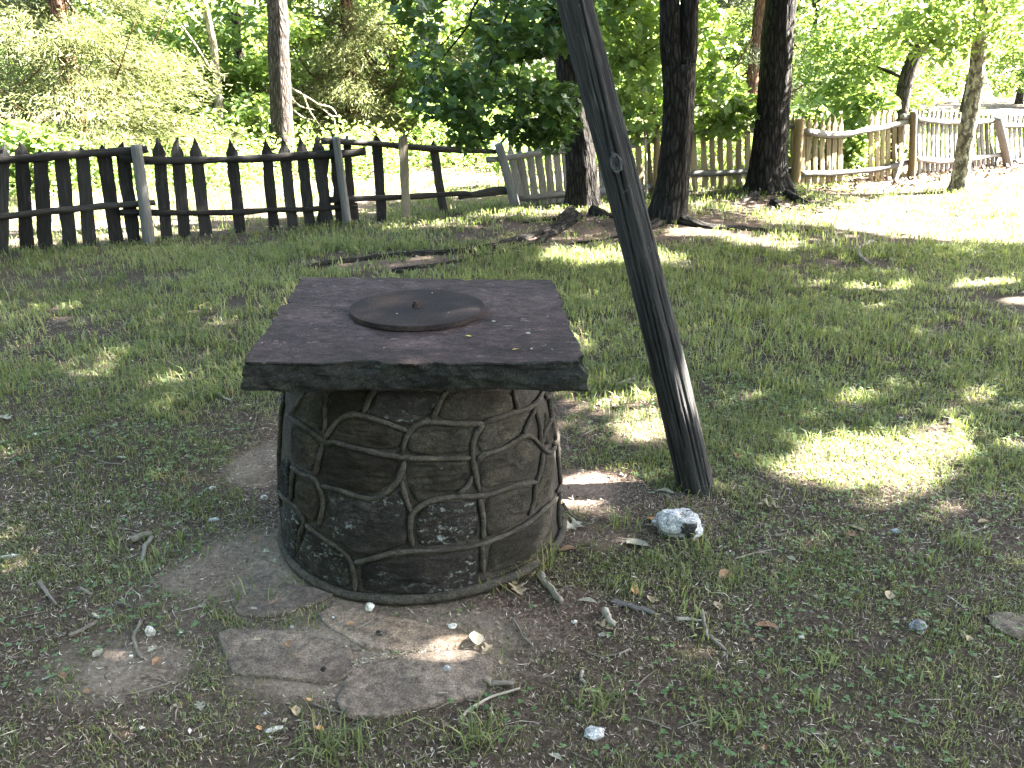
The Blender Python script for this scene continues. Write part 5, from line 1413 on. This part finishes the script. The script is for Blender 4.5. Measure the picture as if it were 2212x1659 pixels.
M['mulch'] = leaf_mat('bark_mulch', [(0, (.045, .026, .020)), (.5, (.10, .064, .052)), (1, (.20, .15, .13))], .02, .9, .05)
tag(mkobj('mulch', V, F, M['mulch'], None, {'tint': A}), 'reddish bark mulch along the foot of the right-hand fence', kind='stuff')

x, y = view_scatter(13000, 1.0, 4.6, rg)
k = (n2(x, y, 2.2, 47, 3) > .02) & (rg.uniform(0, 1, len(x)) < 1.05 - bare(x, y)) & free(x, y); x, y = x[k], y[k]
parts = []
n = len(x); ph = rg.uniform(.008, .035, n); pz = hz(x, y) + ph; r0 = rg.uniform(0, 6.28, n)
for q in range(3):
    a = r0 + q * 2.094
    T = np.stack([np.cos(a), np.sin(a), rg.normal(.1, .25, n)], -1); T /= np.linalg.norm(T, axis=1)[:, None]
    N = np.array([0, 0, 1.0]) - T * T[:, 2:3]; N /= np.linalg.norm(N, axis=1)[:, None]
    parts.append(leaves(np.stack([x, y, pz], -1), .011, 'oval', rg, frames=(T, np.cross(N, T) * 1.7, N)))
V, F, A = merge(parts)
tag(mkobj('clover', V, F, M['clover'], None, {'tint': A}), 'small clover leaves among the sparse grass', kind='stuff')

# grit between the flagstones and pale specks on the soil
def pebble_mesh(P, size, r):
    oc = np.array([(1, 0, 0), (-1, 0, 0), (0, 1, 0), (0, -1, 0), (0, 0, .7), (0, 0, -.7)], float)
    of = np.array([(0, 2, 4), (2, 1, 4), (1, 3, 4), (3, 0, 4), (2, 0, 5), (1, 2, 5), (3, 1, 5), (0, 3, 5)])
    n = len(P); a = r.uniform(0, 6.28, n); c, s = np.cos(a), np.sin(a)
    T = oc[None] * r.uniform(.6, 1.3, (n, 6, 1))
    T = np.stack([T[..., 0] * c[:, None] - T[..., 1] * s[:, None], T[..., 0] * s[:, None] + T[..., 1] * c[:, None], T[..., 2]], -1)
    return (P[:, None] + T * size[:, None, None]).reshape(-1, 3), [(of[None] + (np.arange(n) * 6)[:, None, None]).reshape(-1, 3)]
pts = []
for a, b, nn in (((940, 680), (1120, 610), 110), ((1120, 610), (1500, 580), 150), ((1350, 590), (1600, 545), 90)):
    for _ in range(nn):
        t = rg.uniform(); q = zf(a[0] * (1 - t) + b[0] * t + rg.normal(0, 12), a[1] * (1 - t) + b[1] * t + rg.normal(0, 14)); p = gp(*q); p[2] += .012; pts.append(p)
pts = np.array(pts)
V, F = pebble_mesh(pts, rg.uniform(.0016, .004, len(pts)), rg)
tag(mkobj('gravel', V, F, M['grit'], None, smoothf=False), 'tan grit gathered between the flagstones', kind='stuff')

# ------------------------------------------------------------------ loose stones, twigs and fallen leaves
def onflag(x, y):
    for k, p in enumerate(flag_polys):
        if in_poly(np.array([x]), np.array([y]), p)[0]: return FLAGS[k][3]
    return 0.0
def rock(vx, vy, wpx, mat, label, group=None, sx=1.0, sy=.8, sz=.6, seed=0, cat='stone', sub=2, sink=.25, rough=.28):
    import bmesh
    c = gp(vx, vy); dep = c[1] * CP + CAMZ * SP; r = wpx / FV * dep / 2
    bm = bmesh.new(); bmesh.ops.create_icosphere(bm, subdivisions=sub, radius=1.0)
    V = np.array([v.co[:] for v in bm.verts]); F = np.array([[v.index for v in f.verts] for f in bm.faces]); bm.free()
    V = V * (1 + rough * fbm(V * 1.3 + seed * 7.1, 2, seed) * 2 + .10 * fbm(V * 4 + seed, 2, seed))[:, None]
    q = np.round(V * 2.6 + seed * .37) / 2.6 - seed * .37 / 2.6           # broken, facetted faces
    V = V * .8 + q * .2
    a = seed * 1.7; cs, sn = math.cos(a), math.sin(a)
    V = V * np.array([sx, sy, sz]) * r
    cs, sn = math.cos(seed * .9 % .8 - .4), math.sin(seed * .9 % .8 - .4)
    V = np.stack([V[:, 0] * cs - V[:, 1] * sn, V[:, 0] * sn + V[:, 1] * cs, V[:, 2]], -1)
    V[:, 2] -= V[:, 2].min(); V[:, 2] -= V[:, 2].max() * sink
    h = onflag(c[0], c[1]); c[2] += h
    if h: V[:, 2] += V[:, 2].max() * sink * .8
    return tag(mkobj('stone', V + c, F, M[mat], None, smoothf=False, origin=c), label, cat, group)
rk = rock(1466, 1152, 92, 'rock_white', 'white and black quartz-like rock lying before the foot of the log', seed=4, sx=1.05, sy=.8, sz=.78, sub=4, sink=.15, rough=.30)
rock(1981, 1358, 36, 'rock_grey', 'pale grey stone alone in the grass at the right', seed=5, sz=.8)
rock(1284, 1588, 48, 'rock_grey', 'flat greyish stone low in the foreground grass', seed=6, sz=.5)
rock(2195, 1352, 110, 'flag', 'flat grey stone sunk in the ground at the right edge', seed=7, sz=.12, sy=.9)
rock(799, 1326, 22, 'rock_pale', 'angular white stone at the foot of the well', seed=8, sz=.9)
rock(571, 1078, 17, 'rock_pale', 'white stone left of the well by the grass', seed=9, sz=.8)
rock(459, 1057, 16, 'rock_pale', 'small white stone farther left of the well', seed=10)
rock(575, 1192, 14, 'rock_pale', 'upper of two white chips beside the well', seed=11)
rock(596, 1212, 14, 'rock_pale', 'lower of two white chips beside the well', seed=12)
rock(325, 1370, 24, 'rock_pale', 'upright pale stone next to a dark twig at the left', seed=13, sy=.7, sz=1.3)
rock(1240, 735 if False else 1345, 14, 'rock_pale', 'white chip right of the flagstones', seed=14)
rock(978, 1363, 20, 'rock_pale', 'flat cream chip beside the sandy flagstone', seed=15, sz=.4)
rock(590, 1578, 40, 'rock_pale', 'long bluish white chip in the foreground grass', seed=16, sx=1.0, sy=.35, sz=.25)
rock(820, 1378, 16, 'stone_dark', 'dark pebble on the sandy flagstone', seed=17)
rock(700, 1467, 13, 'stone_dark', 'round dark nut at the edge of the pale flagstone', seed=18, sz=.9)
rock(967, 1463, 15, 'wood_clip' if 'wood_clip' in M else 'rock_grey', 'acorn cap on the nearest flagstone', seed=19, sz=.9, cat='acorn cap')
rock(1300, 1372, 16, 'rock_pale', 'white flake right of the bark pieces', seed=20, sz=.3)
rock(1730, 1378, 14, 'rock_pale', 'white chip in the grass at the right', seed=21)
rock(462, 1124, 22, 'rock_grey', 'grey stone flat on the soil left of the well', seed=22, sz=.35)
rock(22, 1203, 38, 'rock_pale', 'whitish flake at the left edge', seed=23, sy=.35, sz=.2)
rock(1935, 1095 if False else 1150, 20, 'rock_grey', 'grey stone below the sunlit patch', seed=24)
rock(1760, 933, 18, 'rock_pale', 'pale stone at the upper left of the sunlit patch', seed=25)
def where(vx, vy):
    if vy > 1500: return 'at the ' + ('bottom left corner' if vx < 500 else 'bottom edge below the flagstones' if vx < 1150 else 'bottom edge right of centre' if vx < 1700 else 'bottom right corner')
    if vx < 560: return 'left of the well, ' + ('level with its cap' if vy < 1000 else 'level with its drum' if vy < 1280 else 'left of the flagstones')
    if vx < 1150: return 'around the flagstones' if vy > 1290 else 'behind the well'
    if vx < 1460: return 'between well and log' if vy < 1080 else 'just right of the well foot' if vy < 1290 else 'right of the flagstones'
    return ('right of the log, ' if vx < 1800 else 'far right, ') + ('above the white rock' if vy < 1080 else 'level with the white rock' if vy < 1260 else 'level with the flagstones')
for k in range(34):
    vx, vy = rg.uniform(60, 2150), rg.uniform(880, 1640)
    p = gp(vx, vy)
    if not free(np.array([p[0]]), np.array([p[1]]), False)[0] or (560 < vx < 1270 and vy < 1300): continue
    rock(vx, vy, rg.uniform(5, 11), 'rock_pale' if k % 3 else 'rock_grey', ('tiny pale stone chip ' if k % 3 else 'tiny grey stone chip ') + where(vx, vy), 'tiny stone chips', seed=30 + k, sub=1)

def twig(pts, wpx, mat, label, group=None, seed=0, name='twig', lift=.4, side=True, cat='twig', squash=None):
    Q = np.array([gp(*p) for p in pts]); c = Q[len(Q) // 2]
    dep = c[1] * CP + CAMZ * SP; r = wpx / FV * dep / 2
    L = np.linalg.norm(np.diff(Q, axis=0), axis=1).sum(); n = max(10, int(L / .012))
    path = catmull(Q, n)
    path += .25 * r * np.stack([fbm(np.stack([np.linspace(0, 5, n), np.full(n, s), np.full(n, seed)], -1), 2, seed + s) * 3 for s in range(3)], -1)
    path[:, 2] = np.array([float(hz(p[0], p[1])) + max(onflag(p[0], p[1]), 0.003) for p in path]) + r * (.7 + lift)
    V, F, G = tube(path, r * np.linspace(1.05, .75, n), 8, r * .45, 1.5, 22, seed, ridge=False, squash=squash)
    return tag(mkobj(name, V, F, M[mat], None, {'grain': G * 6}, origin=path[0]), label, cat, group)
def zl(x, y): return sv(x / 1.62, y / 1.62 + 2000)
def zr(x, y): return sv(x / 1.8436 + 2000, y / 1.8436 + 1800)
L_ = lambda pts: [zl(*p) for p in pts]
R_ = lambda pts: [zr(*p) for p in pts]
Z_ = lambda pts: [zf(*p) for p in pts]
twig(L_([(975, 205), (930, 265), (903, 365)]), 10, 'twig_pale', 'short thick bleached stick left of the well', seed=1)
twig(L_([(850, 225), (910, 200), (975, 190)]), 14, 'twig', 'dark chunk of wood above the bleached stick', seed=2)
twig(L_([(255, 490), (300, 560), (365, 630)]), 9, 'twig', 'grey stick slanting in the grass at the left', seed=3)
twig(L_([(520, 530), (550, 545), (585, 565)]), 8, 'twig_pale', 'stubby cream bit of wood left of the flagstones', seed=4)
twig(L_([(740, 620), (790, 628), (845, 650)]), 8, 'twig', 'dark curved twig beside the bare clay', seed=5)
twig(L_([(440, 832), (520, 800), (625, 735)]), 9, 'twig', 'long grey stick pointing at a cream tip', seed=6)
twig(L_([(595, 690), (628, 715)]), 8, 'twig_pale', 'short cream stub touching the long grey stick', seed=7)
twig(L_([(905, 740), (860, 830), (875, 910), (905, 980)]), 9, 'twig', 'bent mottled twig next to the upright pale stone', seed=8)
twig(L_([(840, 1195), (950, 1165), (1080, 1130)]), 4, 'twig', 'thin dark twig on the pale clay', seed=9)
twig(L_([(670, 1410), (720, 1450), (790, 1510)]), 5, 'twig', 'dark twig low in the left foreground', seed=10)
twig(L_([(80, 250), (130, 245), (180, 235)]), 5, 'twig', 'straight dark twig in the left grass', seed=11)
twig(Z_([(1590, 1020), (1660, 950), (1780, 880), (1965, 820)]), 7, 'twig_pale', 'long pale curved twig right of the nearest flagstone', seed=12)
twig(Z_([(1740, 810), (1820, 790), (1930, 800)]), 12, 'twig', 'short dark mossy stick at the right end of the nearest flagstone', seed=13)
twig(Z_([(670, 910), (770, 945), (930, 980)]), 5, 'twig', 'thin dark twig along the lower flagstone edge', seed=14)
twig(Z_([(1460, 885), (1525, 888)]), 6, 'twig', 'small dark stick lying on the nearest flagstone', seed=15)
twig(Z_([(1920, 380), (1990, 480), (2050, 560)]), 5, 'twig', 'dark twig slanting right of the sandy flagstone', seed=16)
twig(Z_([(940, 470), (1000, 440), (1060, 405)]), 4, 'twig', 'thin straight twig across the sandy flagstone', seed=17)
twig(R_([(235, 885), (300, 960), (345, 1030), (380, 1075)]), 16, 'twig', 'rotten grey-brown stick by the grass at the well foot', seed=18, cat='stick')
twig(R_([(700, 1145), (730, 1200), (760, 1250)]), 16, 'twig_pale', 'curled brown piece of bark in front of the silvery bark strip', seed=19, cat='bark')
twig(R_([(1225, 1190), (1310, 1192), (1410, 1203)]), 8, 'twig_pale', 'pale twig lying level in the right foreground', seed=20)
twig(R_([(1408, 1140), (1430, 1250), (1450, 1340)]), 10, 'twig', 'brown twig crossing the end of the level pale twig', seed=21)
twig(R_([(1465, 1320), (1520, 1370), (1585, 1430)]), 9, 'twig_pale', 'pale twig continuing down from the brown one', seed=22)
twig(R_([(1930, 585), (1980, 575), (2028, 565)]), 6, 'twig', 'short black twig right of the white rock', seed=23)
twig(R_([(35, 1185), (80, 1260), (110, 1320), (180, 1380)]), 6, 'twig', 'dark twig slanting below the well foot', seed=24)
twig(R_([(410, 340), (470, 440), (590, 500)]), 6, 'twig', 'bent twig by the lower right of the well', seed=25)
twig(R_([(545, 1570), (530, 1620), (560, 1659)]), 8, 'twig_pale', 'pale forked twig low in the middle foreground', seed=26)
twig([(1330, 835), (1352, 826), (1374, 820)], 6, 'twig_pale', 'pale stick in the lit grass behind the log', seed=27)
twig([(470, 852), (485, 862), (498, 868)], 5, 'twig_pale', 'pale stick in the grass left of the cap', seed=28)
twig([(1884, 527), (1862, 537), (1852, 552), (1868, 568), (1885, 580)], 9, 'twig', 'bent bleached branch on the lawn at the right', seed=29, cat='branch', name='branch')
# flat bark strip
c = gp(*zr(900, 1095))
twig(R_([(755, 1040), (850, 1085), (960, 1110), (1048, 1140)]), 20, 'wood_grey', 'silvery strip of bark lying flat in the right foreground', seed=31, cat='bark', name='bark_strip', lift=-.4, squash=(.25, 1))
# stick propped on the fence
p0, nr, d_ = seg(6)
pa = on_plane(*z5(1000, 1000), p0 + nr * .45, nr); pa[2] = max(pa[2], .02); pb = on_plane(*z5(1112, 690), p0 + nr * .06, nr)
V, F, G = tube(catmull(np.array([pa, pa * .5 + pb * .5 + np.array([0, 0, .03]), pb]), 20), np.linspace(.03, .022, 20), 10, .006, 1.5, 3, 5)
tag(mkobj('broken_rail', V, F, M['wood_silver'], None, {'grain': G}, origin=pa), 'broken pale rail propped against the tan fence post', 'rail')
for k in range(46):
    vx, vy = rg.uniform(30, 2180), rg.uniform(900, 1645)
    p = gp(vx, vy)
    if not free(np.array([p[0]]), np.array([p[1]]))[0] or (560 < vx < 1270 and vy < 1310): continue
    a = rg.uniform(0, 6.28); l = rg.uniform(14, 48)
    dx, dy = math.cos(a) * l, math.sin(a) * l * .55
    twig([(vx - dx, vy - dy), (vx + rg.normal(0, 4), vy + rg.normal(0, 3)), (vx + dx, vy + dy)], rg.uniform(2.0, 4.2), 'twig' if k % 3 else 'twig_pale', ('thin dark twig ' if k % 3 else 'thin pale twig ') + where(vx, vy), 'thin scattered twigs', seed=60 + k)

OAK = [(0, 0), (.05, .10), (.14, .16), (.10, .26), (.28, .34), (.30, .42), (.13, .46), (.15, .56), (.33, .68), (.28, .76), (.13, .74), (.10, .88), (0, 1)]
OVL = [(0, 0), (.10, .08), (.22, .22), (.30, .42), (.27, .62), (.17, .80), (.07, .92), (0, 1)]
def fallen_leaf(vx, vy, lpx, mat, label, shape=OVL, rot=0.0, curl=.5, group=None, seed=0, base_z=None, tilt=.2):
    r = np.random.default_rng(seed)
    c = gp(vx, vy) if base_z is None else at_z(vx, vy, base_z)
    dep = c[1] * CP + (CAMZ - c[2]) * SP; L = lpx / FV * dep
    out = np.array(shape); right = out; left = np.array([(-x, y) for x, y in out[1:-1][::-1]])
    o = np.vstack([right, left]); n = len(o)
    mid = np.stack([np.zeros(n), o[:, 1]], -1)
    V2 = np.vstack([o, mid])
    x, y = V2[:, 0], V2[:, 1] - .5
    z = curl * (x * x * 1.6 + .35 * y * y) + .05 * fbm(np.stack([x * 4, y * 4, np.full(len(x), seed)], -1), 2, seed) + .25 * np.abs(x) * curl
    P = np.stack([x, y, z], -1) * L
    ca, sa = math.cos(rot), math.sin(rot)
    ct, s_t = math.cos(tilt), math.sin(tilt)
    P = np.stack([P[:, 0] * ct + P[:, 2] * s_t, P[:, 1], -P[:, 0] * s_t + P[:, 2] * ct], -1)
    P = np.stack([P[:, 0] * ca - P[:, 1] * sa, P[:, 0] * sa + P[:, 1] * ca, P[:, 2]], -1)
    P[:, 2] -= P[:, 2].min()
    P[:, 2] += .004 if base_z is not None else .006 + onflag(c[0], c[1])
    i = np.arange(n); j = (i + 1) % n
    F = np.stack([i, j, n + j, n + i], -1)
    return tag(mkobj('fallen_leaf', P + c, F, M[mat], None, origin=c), label, 'leaf', group)
FL = [(1662, 1100, 52, 'dead_tan', 'large curled tan oak leaf right of the white rock', OAK, 1.2, 1.1), (1412, 1130, 42, 'dead_orange', 'orange-brown leaf touching the white rock', OVL, .6, .9), (1226, 1191, 44, 'dead_brown', 'brown leaf at the right foot of the well', OVL, 1.9, .5),
 (1118, 1276, 60, 'dead_tan', 'lobed tan oak leaf in the grass at the well foot', OAK, .3, .5), (1238, 1140, 52, 'dead_pale', 'pale green-grey oak leaf right of the well', OAK, -.9, .6), (1028, 1393, 52, 'dead_pale', 'pale upright leaf at the end of the sandy flagstone', OVL, .2, .8),
 (1052, 1408, 40, 'dead_tan', 'narrow tan leaf right of the pale upright one', OAK, -.6, .8), (1370, 1279, 32, 'dead_orange', 'pinkish tan leaf above the silvery bark strip', OVL, .1, .5), (1405, 1298, 30, 'dead_tan', 'tan leaf at the end of the silvery bark strip', OVL, .3, .6),
 (1567, 1245, 44, 'dead_brown', 'reddish leaf in the grass right of the bark strip', OVL, -.9, .8), (1655, 1357, 52, 'dead_brown', 'long brown leaf in the right foreground', OVL, 1.4, .7), (1305, 1358, 46, 'dead_tan', 'crumpled tan leaf by the curled bark', OAK, .9, .9),
 (1372, 1180, 60, 'dead_pale', 'long pale leaf below the white rock', OVL, 1.25, .6), (1268, 1302, 40, 'dead_pale', 'pale flat leaf right of the rotten stick', OVL, 1.4, .5), (690, 1577, 26, 'dead_orange', 'small orange leaf in the foreground grass', OVL, 1.1, .5), (560, 1576, 20, 'dead_orange', 'smaller orange leaf left of its twin', OVL, .7, .5),
 (668, 1515, 18, 'dead_orange', 'orange leaf scrap at the lower edge of the nearest flagstone', OVL, .9, .4), (640, 1540, 34, 'dead_tan', 'tan leaf below the flagstones', OVL, .3, .6), (550, 1305 if False else 1330, 18, 'dead_pale', 'cream leaf scrap between two flagstones', OVL, 1.2, .5),
 (432, 1530, 34, 'dead_pale', 'pale leaf on soil at the lower left', OAK, .6, .5), (212, 1415, 30, 'dead_pale', 'pale leaf near the left clay patch', OVL, -.3, .6), (1435, 1068, 42, 'dead_pale', 'silvery curled leaf left of the log foot', OVL, 1.2, .9), (1850, 1145, 36, 'dead_tan', 'tan leaf below the sunlit patch', OVL, .8, .6),
 (360, 885, 26, 'dead_tan', 'tan leaf in the grass left of the cap', OVL, .5, .6), (10, 905, 46, 'dead_pale', 'whitish leaf at the left edge', OAK, 1.0, .5), (262, 992, 26, 'dead_pale', 'small pale leaf left of the well', OVL, 1.3, .5), (1226, 648, 26, 'dead_pale', 'pale leaf shining in the lawn right of the cap', OVL, .6, .4),
 (1550, 1312, 34, 'dead_tan', 'straw-coloured leaf beside the level pale twig', OVL, .2, .4), (1920, 1290, 36, 'dead_tan', 'tan leaf above the lone grey stone', OVL, -.5, .8)]
for k, (vx, vy, l, mt, lab, sh, ro, cu) in enumerate(FL): fallen_leaf(vx, vy, l, mt, lab, sh, ro, cu, seed=k)
for k in range(44):
    vx, vy = rg.uniform(30, 2180), rg.uniform(860, 1645); p = gp(vx, vy)
    if not free(np.array([p[0]]), np.array([p[1]]), False)[0] or (560 < vx < 1270 and vy < 1300): continue
    fallen_leaf(vx, vy, rg.uniform(14, 32), ('dead_tan', 'dead_brown', 'dead_pale', 'dead_brown')[k % 4], ('small tan ', 'small brown ', 'small pale ', 'small brown ')[k % 4] + ('lobed leaf ' if k % 3 == 0 else 'oval leaf ') + where(vx, vy), OAK if k % 3 == 0 else OVL, rg.uniform(0, 6.28), rg.uniform(.3, 1.1), 'small scattered leaves', 200 + k)
def zs(x, y): return sv(x / 1.4747 + 900, y / 1.4747 + 1000)
for k, (x, y, l, mt, lab) in enumerate(((1393, 484, 18, 'dead_yellow', 'tiny yellow leaf nearest the cover on the stone cap'), (1666, 561, 17, 'dead_yellow', 'tiny yellow leaf near the front right of the stone cap'), (1760, 557, 11, 'dead_tan', 'tiny tan leaf beside the yellow one on the stone cap'),
        (1740, 467, 14, 'dead_pale', 'white petal flat on the right of the stone cap'), (1540, 397, 10, 'dead_pale', 'white crumb right of the steel cover'), (1852, 368, 6, 'dead_pale', 'white speck near the right edge of the cap'), (1878, 561, 8, 'dead_pale', 'white speck at the front right of the cap'),
        (1260, 462, 10, 'dead_pale', 'white sliver below the steel cover'), (905, 551, 8, 'dead_orange', 'orange crumb at the front left of the cap'), (195, 523, 6, 'dead_pale', 'white speck near the left edge of the cap'))):
    fallen_leaf(*zs(x, y), l, mt, lab, OVL, 1.0 + k, .3, seed=300 + k, base_z=SLAB_Z + .001)
for k, (x, y, l, lab) in enumerate(((1183, 232, 7, 'white speck at the back of the steel cover'), (978, 353, 8, 'white speck at the front left of the steel cover'), (1275, 345, 6, 'white speck at the front right of the steel cover'))):
    fallen_leaf(*zs(x, y), l, 'dead_pale', lab, OVL, .4 * k, .3, seed=320 + k, base_z=SLAB_Z + .022)

# dry grass tuft leaning on the foot of the well
def dry_tuft(vx, vy, n, h, label, mat, dryness, seed):
    r = np.random.default_rng(seed); c = gp(vx, vy)
    m = n
    a = r.uniform(0, 6.28, m); rad = r.uniform(0, .07, m)
    X_ = c[0] + np.cos(a) * rad * 1.6; Y_ = c[1] + np.sin(a) * rad
    V, F, A = blades(X_, Y_, hz(X_, Y_) - .004, h * r.uniform(.4, 1, m), r.uniform(.0012, .003, m), np.abs(r.normal(.8, .5, m)), r.uniform(0, 6.28, m), np.where(r.uniform(0, 1, m) < dryness, r.uniform(0, .2, m), r.uniform(.3, .9, m)))
    return tag(mkobj('grass_tuft', V, F, M[mat], None, {'tint': A}, origin=c), label, 'grass tuft', 'grass tufts near the well')
for k, (vx, vy, n, h, lab, dry) in enumerate(((1120, 1240, 90, .14, 'large dry grass tuft against the right foot of the well', .6), (1065, 1262, 60, .12, 'dry grass tuft at the front right foot of the well', .7), (1165, 1215, 60, .13, 'greener grass tuft right of the well foot', .35), (1338, 1140, 40, .12, 'bright green tuft left of the white rock', .05),
        (1500, 1195, 50, .09, 'low green tuft below the white rock', .1), (1215, 1120, 30, .10, 'grass tuft at the right side of the well', .5), (1490, 1060, 26, .10, 'grass blades at the foot of the log', .3), (2090, 1185, 40, .12, 'bright tuft below the sunlit patch at the right', .05), (520, 1300, 18, .12, 'thin grass tuft on the dark flagstone edge', .1),
        (1560, 1060, 30, .08, 'short grass right of the log foot', .2), (1020, 1600, 60, .12, 'lush grass tuft at the bottom centre', .05), (720, 1620, 60, .11, 'lush grass tuft at the bottom left of centre', .05), (1300, 1530, 50, .10, 'grass tuft right of the long pale twig', .1))):
    dry_tuft(vx, vy, n, h, lab, 'grass', dry, 400 + k)
